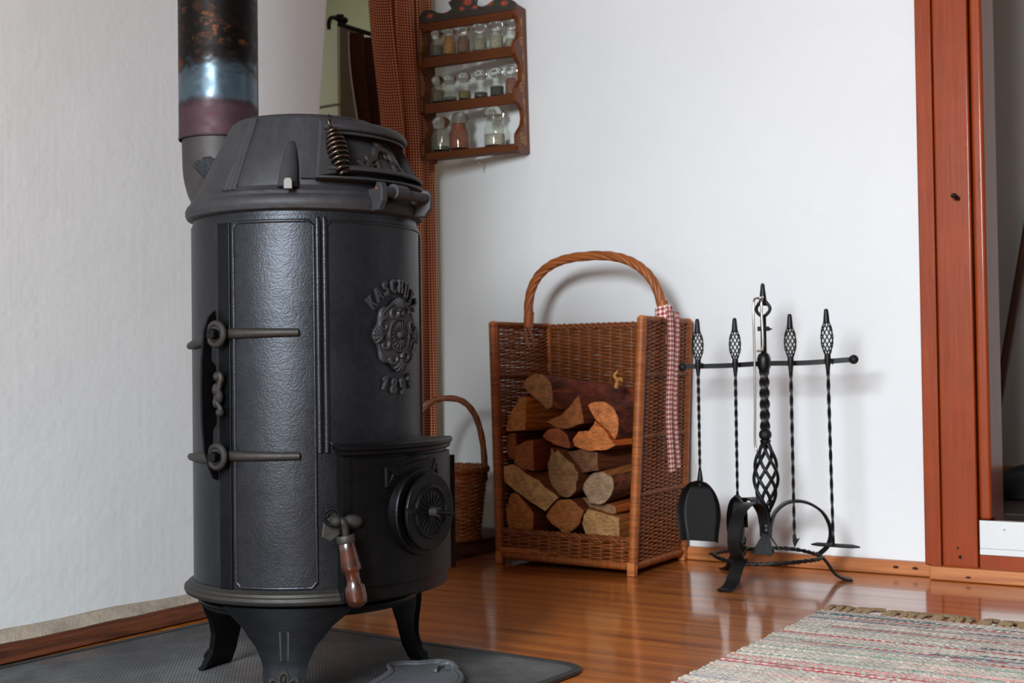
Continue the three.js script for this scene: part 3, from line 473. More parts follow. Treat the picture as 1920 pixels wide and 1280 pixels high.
  // flue outlet behind the hood: elbow and collar that take the pipe
  {
    const R = FRONT * D2R, loc = (x, y, z) => { const dx = x - ST[0], dz = z - ST[1]; return V((dx * Math.cos(R) - dz * Math.sin(R)) / 0.965, y, (dx * Math.sin(R) + dz * Math.cos(R)) / 0.965); };
    obj('flue_elbow', [tube(spline([loc(-1.72, 0.962, -1.713), loc(-1.72, 0.93, -1.713), loc(-1.715, 0.88, -1.712), loc(-1.69, 0.845, -1.706), loc(-1.63, 0.842, -1.69), loc(-1.53, 0.85, -1.668)], 40), (t) => t < 0.45 ? 0.069 : lerp(0.069, 0.045, smooth(0.45, 0.95, t)), 40)], std({ color: C3(56, 52, 51), map: dustIron, metalness: 0.3, roughness: 0.58, bumpMap: grainBump, bumpScale: 0.0002 }), s, { label: 'grey flue elbow with rusty tint' });
    const tear = [[353, 312], [364, 301], [367, 306], [373, 297], [386, 295], [394, 300], [409, 275], [396, 312], [385, 350], [372, 334], [357, 318]].map(([x, y]) => [(x - 380) * 0.00094, (308 - y) * 0.00094]);
    const at = loc(-1.62, 0.878, -1.585); obj('flue_socket', boxUV(extr(tear, 0.006, 0.001).rotateY(0.76 - R).translate(at.x, at.y, at.z)), M.ironDark, s, { label: 'torn grey edge of the flue socket' });
  }
}
// ---------- stovepipe ----------
{
  const H = (v) => v < 0.6 ? v + 1 : v;
  const rust = (u, v) => { const h = H(v), n = fbm(u, v * 2, 6, 12, 5, 141), f = fbm(u, v * 2, 26, 52, 3, 147), e = h + 0.03 * (n - 0.5); return { n, f, e, steel: smooth(1.0, 1.018, e) * (1 - smooth(1.05, 1.09, e + 0.04 * (f - 0.5))), purple: 1 - smooth(0.995, 1.018, e) }; };
  const col = tex(512, 512, (u, v) => { const { n, f, steel, purple } = rust(u, v); let c = mix3(N255(26, 20, 18), N255(14, 12, 12), n); const r = clamp((f - 0.535) * 6, 0, 1) * clamp((n - 0.46) * 5, 0, 1); c = mix3(c, N255(120, 62, 30), r * 0.8); c = mix3(c, N255(74, 92, 104), steel * 0.9); c = mix3(c, N255(74, 50, 58), purple * 0.85); return c; }, true, 0.4524, 1);
  const rough = tex(256, 256, (u, v) => { const { n, f, steel, purple } = rust(u, v); return [0, clamp(0.5 + 0.3 * (f - 0.5) - 0.13 * steel + 0.12 * purple, 0.2, 0.9), 0.92 - 0.2 * steel - 0.3 * purple]; }, false, 0.4524, 1);
  const m = std({ map: col, roughnessMap: rough, metalnessMap: rough, roughness: 1, metalness: 0.9 });
  const t = thing('stovepipe', 'burnt and rusted black steel stovepipe with a blue purple band above the stove', 'stovepipe', [-1.72, 0, -1.713], 2.2);
  obj('pipe', lathe([[0.0705, 0.945], [0.0725, 0.945], [0.072, 0.96], [0.072, 1.3], [0.072, CEIL]], 56), m, t);
  obj('pipe_rim', new THREE.TorusGeometry(0.0718, 0.0014, 8, 56).rotateX(Math.PI / 2).translate(0, 0.947, 0), m, t);
}
// ---------- stove mat and the cast plate on it ----------
{
  const cell = tex(64, 64, (u, v) => { const a = Math.abs(((u + v) % 1) - 0.5) * 2, b = Math.abs(((u - v + 1) % 1) - 0.5) * 2; return smooth(0.15, 0.6, Math.min(a, b)); }, false, 0.008);
  const ash = tex(512, 512, (u, v) => { const n = fbm(u, v, 4, 4, 5, 151), f = fbm(u, v, 40, 40, 2, 153), k = clamp(n * 1.5 - 0.3, 0, 1); let c = mix3(N255(30, 30, 31), N255(116, 117, 119), k * 0.8 + 0.25 * (f - 0.4)); const r = fbm(u, v, 5, 5, 4, 157); return mix3(c, N255(100, 74, 70), clamp((r - 0.56) * 4, 0, 0.6)); }, true, 1.1);
  const t = thing('stove_mat', 'flat black waffle patterned stove mat with rounded corners and a raised rim under the stove', 'mat', [-1.083, 0, -1.95], -0.055);
  const w = 0.878, L = 1.15, r = 0.06, S = (e) => { const s = new THREE.Shape(), x0 = -w + e, x1 = -e, y0 = e, y1 = L - e, q = r - e; s.moveTo(x0 + q, y0); s.lineTo(x1 - q, y0); s.quadraticCurveTo(x1, y0, x1, y0 + q); s.lineTo(x1, y1 - q); s.quadraticCurveTo(x1, y1, x1 - q, y1); s.lineTo(x0 + q, y1); s.quadraticCurveTo(x0, y1, x0, y1 - q); s.lineTo(x0, y0 + q); s.quadraticCurveTo(x0, y0, x0 + q, y0); return s; };
  const base = extr(S(0.002), 0.005, 0.001).rotateX(Math.PI / 2).translate(0, 0.0065, 0);
  obj('waffle_sheet', boxUV(base), std({ map: ash, roughness: 0.68, metalness: 0.1, bumpMap: cell, bumpScale: 0.0016 }), t);
  const ring = S(0); ring.holes.push(S(0.013)); obj('rim', boxUV(extr(ring, 0.008, 0.002).rotateX(Math.PI / 2).translate(0, 0.0095, 0)), std({ color: C3(34, 34, 35), roughness: 0.5 }), t);
}
{
  const t = thing('cast_iron_plate', 'loose grey cast iron plate with curved moulded edge lying beside the stove leg', 'plate', [-1.27, 0.0075, -1.69]);
  const out = spline([[-0.045, 0.06, 0], [-0.055, 0.02, 0], [-0.075, -0.035, 0], [-0.106, -0.072, 0], [-0.094, -0.096, 0], [-0.068, -0.112, 0], [-0.045, -0.138, 0], [-0.012, -0.134, 0], [0.018, -0.1, 0], [0.06, -0.058, 0], [0.085, 0, 0], [0.07, 0.07, 0], [0.02, 0.11, 0], [-0.03, 0.1, 0]], 90, true);
  const m = std({ color: C3(84, 86, 90), map: dustIron, metalness: 0.2, roughness: 0.55, bumpMap: grainBump, bumpScale: 0.0008 });
  obj('plate', boxUV(extr(out.slice(0, -1).map((p) => [p.x, -p.y]), 0.008, 0.002).rotateX(-Math.PI / 2)), m, t);
  obj('edge_moulding', [0.96, 0.88].map((k, i) => tube(out.slice(0, -1).map((p) => V(p.x * k - 0.002, 0.0085, p.y * k - 0.0005)), i ? 0.0028 : 0.0042, 7, true)), m, t);
  obj('corner_leaf', [tube(spline([[0.02, 0.012, -0.09], [0.0, 0.016, -0.1], [-0.012, 0.014, -0.085], [0.0, 0.012, -0.06]], 18), (q) => 0.006 * (1 - 0.5 * q), 7), bead(0.005, 0.011, -0.092, 0.008, 0.6)], m, t);
}
// ---------- wicker ----------
const wicker = (k = 1, rough = 0.5) => std({ color: new THREE.Color(k, k, k), vertexColors: true, roughness: rough, bumpMap: grainBump, bumpScale: 0.0006 });
const willow = wicker(1, 0.46);
const willowTone = (lo = 0.75, hi = 1.25) => { const k = rr(lo, hi), h = rr(-1, 1); return new THREE.Color().setRGB(0.255 * k, (0.069 + 0.01 * h) * k, (0.0125 + 0.003 * h) * k); };
function weave(F, W, Hh, stakes, pitch, r, y0 = 0, amp = 0.0042) {  // strands woven over and under upright stakes; F(x, y, out) -> point
  const out = [], n = stakes * 4, sp = 1 / stakes; let y = y0 + r, row = 0;
  while (y < Hh - r) {
    const P = [], c = willowTone(), c2 = willowTone(), ph = row % 2 ? Math.PI : 0, jit = rr(-0.0006, 0.0006);
    for (let i = 0; i <= n; i++) { const t = i / n; P.push(F(t * W(y), y + jit + 0.0006 * Math.sin(t * 9 + row * 2.3), amp * Math.sin(t * stakes * Math.PI + ph))); }
    out.push(tube(P, r * rr(0.88, 1.08), 5, false, (t) => c.clone().lerp(c2, t))); y += pitch * rr(0.94, 1.06); row++;
  }
  return out;
}
function stakesOf(F, W, y0, y1, stakes, r) { const g = []; for (let i = 0; i <= stakes; i++) { const t = i / stakes, c = willowTone(0.9, 1.5), P = []; for (let k = 0; k <= 8; k++) { const y = lerp(y0, y1, k / 8); P.push(F(t * W(y), y, 0)); } g.push(tube(P, r, 6, false, () => c)); } return g; }
function wrapped(p0, p1, r, pitch = 0.0042) {  // a post bound round and round with split willow
  const a = V(...p0), b = V(...p1), L = a.distanceTo(b), n = Math.round(L / pitch), k = 6, P = [], cols = []; for (let i = 0; i <= n; i++) cols.push(willowTone(0.95, 1.65));
  for (let i = 0; i <= n * k; i++) P.push(a.clone().lerp(b, i / (n * k)));
  return tube(P, (t) => r * (0.86 + 0.14 * Math.sqrt(Math.abs(Math.sin(t * n * Math.PI)))), 14, false, (t) => cols[Math.floor(t * n * 0.9999)]);
}
const braid = (P, r, turns, tone = [0.75, 1.2]) => { const g = []; for (const t of rope(P, r * 0.62, r * 0.62, 3, turns, 6)) { const c = willowTone(...tone), n = t.attributes.position.count, a = new Float32Array(n * 3); for (let i = 0; i < n; i++) { a[i * 3] = c.r; a[i * 3 + 1] = c.g; a[i * 3 + 2] = c.b; } t.setAttribute('color', new THREE.BufferAttribute(a, 3)); g.push(t); } return g; };
function tinted(g, c) { g = norm(g); const n = g.attributes.position.count, a = new Float32Array(n * 3); for (let i = 0; i < n; i++) { a[i * 3] = c.r; a[i * 3 + 1] = c.g; a[i * 3 + 2] = c.b; } g.setAttribute('color', new THREE.BufferAttribute(a, 3)); return g; }
const footWood = std({ map: pineTex, color: C3(255, 235, 205), roughness: 0.7 });
{
  const b = thing('firewood_basket', 'tall brown wicker firewood basket with an arched twisted handle, open front and firewood inside', 'basket', [-1.68, 0, -3.03]);
  // corners at floor and rim, relative to the base point
  const H = 0.642, fl0 = V(-0.207, 0, 0.128), fr0 = V(0.202, 0, 0.158), fl1 = V(-0.22, H, 0.13), fr1 = V(0.237, H, 0.152), br0 = V(0.197, 0, -0.145), br1 = V(0.222, H, -0.148), bl0 = V(-0.2, 0, -0.145), bl1 = V(-0.214, H, -0.148);
  const bil = (a0, a1, c0, c1, nrm) => (x, y, o) => { const t = y / H, p = a0.clone().lerp(a1, t), q = c0.clone().lerp(c1, t), w = p.distanceTo(q); return p.lerp(q, clamp(x / w, 0, 1)).addScaledVector(nrm, o); };
  const wd = (a0, a1, c0, c1) => (y) => a0.clone().lerp(a1, y / H).distanceTo(c0.clone().lerp(c1, y / H));
  const panel = (name, a0, a1, c0, c1, nrm, stakes, ya, yb, bands) => {
    const F = bil(a0, a1, c0, c1, nrm), W = wd(a0, a1, c0, c1);
    const p = obj(name, weave(F, W, yb, stakes, 0.0051, 0.0028, ya), willow, b, { kind: 'stuff' });
    obj('stakes', stakesOf(F, W, ya, yb, stakes, 0.0024), willow, p, { kind: 'stuff' });
    for (const y of bands) { const P = []; for (let i = 0; i <= 40; i++) P.push(F(W(y) * i / 40, y, 0.001)); obj('twined_band', braid(P, 0.0068, 9, [0.6, 0.95]), willow, p); }
    const R = []; for (let i = 0; i <= 40; i++) R.push(F(W(yb) * i / 40, yb + 0.003, 0)); obj('rim', braid(R, 0.0075, 8), willow, p);
  };
  panel('back_panel', bl0, bl1, br0, br1, V(0, 0, 1), 13, 0.03, H - 0.008, [0.03]);
  panel('side_panel', fr0, fr1, br0, br1, V(1, 0, 0), 11, 0.03, H - 0.006, [0.2, 0.345, 0.5]);
  panel('side_panel', fl0, fl1, bl0, bl1, V(1, 0, 0), 11, 0.03, H - 0.006, [0.2, 0.345, 0.5]);
  panel('front_panel', fl0, fl1, fr0, fr1, V(0, 0, 1), 13, 0.03, 0.086, []);
  for (const [p, q] of [[fl0, fl1], [fr0, fr1], [bl0, bl1], [br0, br1]]) {
    const lo = p.clone().lerp(q, 0.052);
    const post = obj('corner_post', wrapped(lo.toArray(), q.toArray(), 0.0128), willow, b);
    obj('foot', rbox(0.021, 0.036, 0.021, 0.003, p.x, 0.0182, p.z), footWood, post);
    obj('post_top', bead(q.x, q.y + 0.001, q.z, 0.011, 0.5), footWood, post);
  }
  const rail = (p, q, y) => wrapped(p.clone().setY(y).toArray(), q.clone().setY(y).toArray(), 0.0105);
  obj('bottom_rail', rail(fl0, fr0, 0.024), willow, b); obj('bottom_rail', rail(bl0, br0, 0.024), willow, b); obj('bottom_rail', rail(fl0, bl0, 0.024), willow, b); obj('bottom_rail', rail(fr0, br0, 0.024), willow, b);
  obj('bottom_board', box(0.4, 0.012, 0.28, 0, 0.04, 0), footWood, b);
  // handle
  const z = 0.0, P = []; const xl = -0.187, xr = 0.222, yb = 0.632; for (let i = 0; i <= 60; i++) { const t = i / 60, a = Math.PI * (1 - t); P.push(V((xl + xr) / 2 + (xr - xl) / 2 * Math.sign(Math.cos(a)) * Math.pow(Math.abs(Math.cos(a)), 0.8) - 0.016 * Math.sin(a), yb + 0.187 * Math.pow(Math.sin(a), 0.72), z)); }
  const h = obj('handle', rope(P, 0.0068, 0.0066, 5, 3.4, 7).map((g) => tinted(g, willowTone(0.95, 1.35))), willow, b);
  obj('handle_binding', [wrapped([xl - 0.002, 0.636, z], [xl + 0.002, 0.676, z], 0.0145), wrapped([xr + 0.002, 0.66, z], [xr - 0.002, 0.69, z], 0.0145)], willow, h);
  for (const [dx, x0] of [[-0.008, xl], [0.006, xl], [0.0, xr]]) obj('handle_end', tinted(tube(spline([[x0, 0.65, z], [x0 + dx, 0.625, z + 0.006], [x0 + dx * 1.4 + 0.006, 0.6, z + 0.004], [x0 + dx + 0.01, 0.578, z + 0.002]], 12), 0.005, 6), willowTone(0.7, 1.1)), willow, h);
}
{
  // small basket on the sill
  const b = thing('wicker_basket', 'small round wicker basket with a bowed handle on the wooden sill behind the stove', 'basket', [-2.092, 0.047, -2.953]);
  const H = 0.192, R = (y) => lerp(0.084, 0.106, y / H);
  const F = (x, y, o) => { const a = x / R(y); return V(Math.cos(a) * (R(y) + o), y, Math.sin(a) * (R(y) + o)); }, W = (y) => 6.2832 * R(y);
  const body = obj('woven_body', weave(F, W, H, 22, 0.0056, 0.0029, 0, 0.0045), willow, b, { kind: 'stuff' });
  obj('stakes', stakesOf(F, W, 0, H, 22, 0.0025), willow, body, { kind: 'stuff' });
  const ringP = (y, k = 0) => { const P = []; for (let i = 0; i <= 80; i++) P.push(F(W(y) * i / 80, y, k)); return P; };
  obj('rim', braid(ringP(H + 0.003, 0.001), 0.0095, 20), willow, body); obj('foot_ring', braid(ringP(0.006, 0.003), 0.0065, 18, [0.6, 0.9]), willow, body);
  obj('bottom', tinted(lathe([[0.0005, 0], [0.086, 0], [0.086, 0.006], [0.0005, 0.006]], 32), willowTone()), willow, b);
  const dir = V(0.8445, 0, -0.5357), P = []; for (let i = 0; i <= 50; i++) { const a = Math.PI * (1 - i / 50); P.push(V(0, H - 0.03, 0).addScaledVector(dir, 0.103 * Math.sign(Math.cos(a)) * Math.pow(Math.abs(Math.cos(a)), 0.75)).add(V(0, 0.23 * Math.pow(Math.sin(a), 0.75), 0))); }
  obj('handle', rope(P, 0.0038, 0.0055, 4, 3, 7).map((g) => tinted(g, willowTone(0.7, 1.0))), willow, b);
}
{ // checked ribbon knotted on the handle
  const check = (p, a, b, c) => tex(64, 64, (u, v) => { const s = u < 0.5, t = v < 0.5; return s && t ? a : s || t ? b : c; }, true, p);
  const m = std({ map: check(0.0125, N255(140, 34, 40), N255(206, 140, 136), N255(240, 232, 216)), roughness: 0.85 });
  const t = thing('checked_ribbon', 'red and white checked ribbon knotted to the basket handle and hanging down its right side', 'ribbon', [-1.43, 0, -3.03]);
  const xo = 0.0, z0 = 0.019;
  obj('tail', slab((u, v) => V(xo + 0.002 + 0.004 * Math.sin(v * 7) + 0.003 * Math.sin(u * 3.1), 0.663 - 0.41 * v, z0 + 0.04 * (0.5 - u) + 0.003 * Math.sin(v * 5) + 0.012 * v), 6, 40, 0.001), m, t);
  obj('tail', slab((u, v) => V(xo + 0.008 + 0.005 * Math.sin(v * 6 + 1), 0.66 - 0.4 * v, z0 - 0.018 + 0.02 * (0.5 - u) + 0.002 * v), 5, 40, 0.001), m, t);
  obj('knot', [slab((u, v) => { const a = v * 6.2832; return V(-0.026 + 0.022 * Math.cos(a), 0.657 + 0.036 * (u - 0.5) + 0.004 * Math.cos(a), 0.022 * Math.sin(a)); }, 5, 28, 0.0015), slab((u, v) => V(lerp(-0.012, xo + 0.006, v), 0.664 + 0.007 * Math.sin(v * 3.14) - 0.018 * v * v + 0.022 * (u - 0.5), 0.02 - 0.006 * Math.abs(u - 0.5) + 0.008 * Math.sin(v * 3.1)), 5, 10, 0.0015)], m, t);
}
// ---------- firewood ----------
// front outline of each piece (x from the basket's middle, y), depth of its cut end, length, drift of its far end, tones, edges that carry bark
{
  const endM = {}, mk = (r, g, b) => endM[[r, g, b]] ??= std({ color: C3(r, g, b).multiplyScalar(1.28), map: endTex, roughness: 0.85, bumpMap: barkBump, bumpScale: 0.0025 });
  const splitM = {}, ms = (r, g, b) => splitM[[r, g, b]] ??= std({ color: C3(r, g, b).multiplyScalar(1.28), map: logTex, roughness: 0.8, bumpMap: woodBump, bumpScale: 0.003 });
  const barkM = (k) => std({ color: C3(...k), map: barkTex, roughness: 0.8, bumpMap: barkBump, bumpScale: 0.005 });
  const bark = barkM([225, 170, 150]), barkGrey = barkM([240, 215, 190]);
  const GROUP = 'split firewood in the wicker basket';
  function log(label, poly, z0, len, drift, endC, splitC, barkFrom, barkTo, bk = bark, taper = 0.94) {
    const n = poly.length, cx = poly.reduce((a, p) => a + p[0], 0) / n, cy = poly.reduce((a, p) => a + p[1], 0) / n;
    const t = thing('firewood_log', label, 'firewood', [-1.68 + cx, cy, z0], 0, GROUP);
    const S = [], sg = sgn(poly); const isB = (i) => barkFrom <= barkTo ? i >= barkFrom && i < barkTo : i >= barkFrom || i < barkTo;
    for (let i = 0; i < n; i++) { const a = poly[i], b = poly[(i + 1) % n], k = isB(i) ? 4 : 3; for (let j = 0; j < k; j++) { const f = j / k, dx = b[0] - a[0], dy = b[1] - a[1], L = Math.hypot(dx, dy), bulge = isB(i) ? 0.1 * L * 4 * f * (1 - f) : rr(-0.04, 0.04) * L * (f > 0 ? 1 : 0); S.push([a[0] + dx * f - cx + dy / L * bulge * sg, a[1] + dy * f - cy - dx / L * bulge * sg, isB(i)]); } }
    const m = S.length, NS = 9, rows = [];
    for (let s = 0; s <= NS; s++) { const q = s / NS, k = lerp(1, taper, q); rows.push(S.map(([x, y], i) => { const w = s ? 0.0016 * Math.sin(i * 2.1 + s * 1.3 + cx * 90) : 0; return V(x * k * (1 + w * 8) + drift[0] * q, y * k * (1 + w * 8) + drift[1] * q, -len * q + (s ? 0 : 0.002 * Math.sin(i * 1.9 + cy * 80))); })); }
    const side = (wantBark) => { const pos = []; for (let s = 0; s < NS; s++) for (let i = 0; i < m; i++) if (S[i][2] === wantBark) { const a = rows[s][i], b = rows[s][(i + 1) % m], c = rows[s + 1][i], d = rows[s + 1][(i + 1) % m]; for (const p of sg > 0 ? [a, c, b, b, c, d] : [a, b, c, b, d, c]) pos.push(p.x, p.y, p.z); } let g = new THREE.BufferGeometry(); g.setAttribute('position', new THREE.Float32BufferAttribute(pos, 3)); g = mergeVertices(g, 1e-5); g.computeVertexNormals(); g = g.toNonIndexed();
      const p = g.attributes.position, uv = new Float32Array(p.count * 2); for (let i = 0; i < p.count; i++) { uv[i * 2] = p.getZ(i) + cx * 3; uv[i * 2 + 1] = Math.atan2(p.getY(i), p.getX(i)) * 0.05 + cy * 2; } g.setAttribute('uv', new THREE.BufferAttribute(uv, 2)); return g; };
    const cap = (row, front) => { const sh = new THREE.Shape(row.map((p) => new THREE.Vector2(p.x, p.y))), tri = THREE.ShapeUtils.triangulateShape(row.map((p) => new THREE.Vector2(p.x, p.y)), []), pos = []; for (const f of tri) for (const i of ((row[f[1]].x - row[f[0]].x) * (row[f[2]].y - row[f[0]].y) - (row[f[1]].y - row[f[0]].y) * (row[f[2]].x - row[f[0]].x) > 0) === front ? f : [f[0], f[2], f[1]]) pos.push(row[i].x, row[i].y, row[i].z); const g = new THREE.BufferGeometry(); g.setAttribute('position', new THREE.Float32BufferAttribute(pos, 3)); g.computeVertexNormals(); return boxUV(g, cx * 7 + cy * 3); };
    obj('end_grain', cap(rows[0], true), mk(...endC), t); obj('end_grain', cap(rows[NS], false), mk(...endC), t);
    if (S.some((q) => q[2])) obj('bark', side(true), bk, t);
    if (S.some((q) => !q[2])) obj('split_face', side(false), ms(...splitC), t);
    return t;
  }
  function sgn(p) { let a = 0; for (let i = 0; i < p.length; i++) { const b = p[(i + 1) % p.length]; a += p[i][0] * b[1] - b[0] * p[i][1]; } return a > 0 ? 1 : -1; }
  log('topmost big round log with dark red bark and a pale rough end', [[-0.158, 0.471], [-0.135, 0.501], [-0.108, 0.504], [-0.078, 0.488], [-0.067, 0.45], [-0.072, 0.416], [-0.087, 0.412], [-0.114, 0.435], [-0.136, 0.452]], -2.95, 0.2, [0.225, -0.045], [188, 136, 90], [150, 96, 56], 0, 6, bark, 0.95);
  log('pale wedge with a bright clean cut end at the upper left of the pile', [[-0.203, 0.352], [-0.195, 0.39], [-0.161, 0.442], [-0.136, 0.444], [-0.138, 0.395], [-0.142, 0.356]], -2.93, 0.22, [0.03, -0.01], [216, 150, 84], [220, 166, 100], 0, 0);
  log('dark edged triangular wedge under the big round log in the middle', [[-0.076, 0.379], [-0.029, 0.396], [0.002, 0.425], [0.024, 0.448], [0.037, 0.376], [-0.011, 0.361], [-0.059, 0.371]], -2.93, 0.085, [0.02, -0.004], [192, 122, 68], [130, 76, 40], 5, 6);
  log('round reddish barked log with a smooth orange crescent end at the upper right', [[0.055, 0.422], [0.087, 0.432], [0.119, 0.424], [0.139, 0.398], [0.143, 0.366], [0.132, 0.337], [0.114, 0.357], [0.091, 0.377], [0.073, 0.389]], -2.922, 0.135, [0.035, 0.0], [228, 142, 84], [196, 118, 66], 0, 5);
  log('bright orange jagged cut end just below the reddish round log', [[0.014, 0.335], [0.033, 0.356], [0.061, 0.356], [0.08, 0.383], [0.112, 0.353], [0.136, 0.321], [0.079, 0.308], [0.032, 0.313], [0.016, 0.321]], -2.915, 0.16, [0.045, 0.0], [240, 148, 80], [214, 132, 72], 5, 8);
  log('brown rounded log at the left edge in the second row from the top', [[-0.203, 0.32], [-0.197, 0.341], [-0.172, 0.346], [-0.17, 0.272], [-0.19, 0.28], [-0.201, 0.298]], -2.93, 0.22, [0.02, 0.0], [172, 100, 52], [122, 66, 34], 4, 2);
  log('square split block with a red brown side just left of the small half round', [[-0.167, 0.311], [-0.137, 0.326], [-0.11, 0.331], [-0.108, 0.249], [-0.138, 0.251], [-0.163, 0.256]], -2.918, 0.24, [0.03, 0.0], [176, 106, 56], [158, 84, 44], 0, 0);
  log('small half round with a smooth red brown end in the middle of the pile', [[-0.088, 0.339], [-0.064, 0.36], [-0.035, 0.359], [-0.011, 0.338], [-0.007, 0.31], [-0.045, 0.317], [-0.074, 0.329]], -2.932, 0.22, [0.04, 0], [186, 104, 62], [130, 76, 42], 0, 4);
  log('grey brown upright oval log with a splintered top at the centre of the pile', [[-0.064, 0.267], [-0.056, 0.29], [-0.052, 0.312], [-0.042, 0.296], [-0.032, 0.308], [-0.02, 0.293], [0.013, 0.27], [0.026, 0.249], [0.021, 0.204], [-0.008, 0.182], [-0.041, 0.202], [-0.06, 0.234]], -2.915, 0.23, [0.03, 0], [168, 128, 88], [128, 94, 62], 8, 11, barkGrey);
  log('dull brown split block above the weathered grey log at the right', [[-0.017, 0.299], [0.022, 0.308], [0.073, 0.3], [0.077, 0.254], [0.025, 0.247], [0.007, 0.277]], -2.935, 0.22, [0.07, 0.01], [150, 104, 70], [118, 76, 46], 1, 2);
  log('long pale yellow split piece slanting down to the right in the lower left', [[-0.2, 0.221], [-0.195, 0.26], [-0.169, 0.265], [-0.11, 0.233], [-0.053, 0.198], [-0.029, 0.182], [-0.07, 0.145], [-0.141, 0.182]], -2.91, 0.2, [0.03, 0.015], [214, 172, 116], [150, 104, 62], 0, 0);
  log('weathered grey round log pointing at the viewer at the right of the pile', [[0.045, 0.206], [0.055, 0.231], [0.078, 0.25], [0.105, 0.254], [0.129, 0.244], [0.136, 0.222], [0.126, 0.194], [0.1, 0.172], [0.064, 0.176]], -2.905, 0.24, [0.055, 0.028], [178, 150, 122], [184, 146, 104], 4, 8, barkGrey, 0.92);
  log('thin orange brown slab squeezed in below the weathered grey log', [[0.03, 0.182], [0.067, 0.176], [0.097, 0.171], [0.125, 0.168], [0.128, 0.147], [0.09, 0.142], [0.053, 0.158]], -2.93, 0.22, [0.05, 0.01], [166, 128, 96], [204, 132, 72], 0, 2, barkGrey);
  log('big rounded brown log with a cracked end at the bottom left corner', [[-0.192, 0.12], [-0.186, 0.163], [-0.171, 0.189], [-0.146, 0.177], [-0.107, 0.137], [-0.113, 0.085], [-0.152, 0.075], [-0.182, 0.091]], -2.912, 0.24, [0.03, 0], [196, 126, 64], [140, 86, 44], 6, 3);
  log('tilted square brown block in the middle of the bottom row', [[-0.071, 0.131], [-0.034, 0.174], [0.004, 0.179], [0.044, 0.153], [0.032, 0.119], [-0.011, 0.082]], -2.912, 0.24, [0.02, 0], [190, 120, 62], [146, 92, 48], 0, 0);
  log('pale split block with a mottled spotted front at the bottom right', [[0.042, 0.12], [0.048, 0.142], [0.06, 0.158], [0.09, 0.152], [0.118, 0.144], [0.15, 0.14], [0.146, 0.076], [0.1, 0.073], [0.057, 0.075]], -2.907, 0.24, [0.03, 0], [206, 160, 106], [188, 142, 92], 0, 0);
  log('dark inner log at the back showing between the square block and the oval log', [[-0.12, 0.25], [-0.06, 0.27], [-0.03, 0.2], [-0.09, 0.2]], -3.0, 0.13, [0.01, 0], [110, 66, 36], [90, 54, 30], 0, 0);
  const c = thing('bark_splinter', 'small curled yellow splinter of bark sticking up at the back right of the pile', 'splinter', [-1.575, 0.476, -2.985]);
  obj('splinter', [tube(spline([[0, -0.01, 0], [0.004, 0.01, 0.002], [-0.004, 0.022, 0.002], [0.006, 0.034, 0]], 14), (t) => 0.006 * (1 - 0.5 * t), 6), tube(spline([[0.002, 0.008, 0], [0.016, 0.014, 0.003], [0.02, 0.006, 0.004]], 8), 0.004, 6)], mk(220, 160, 84), c);
}
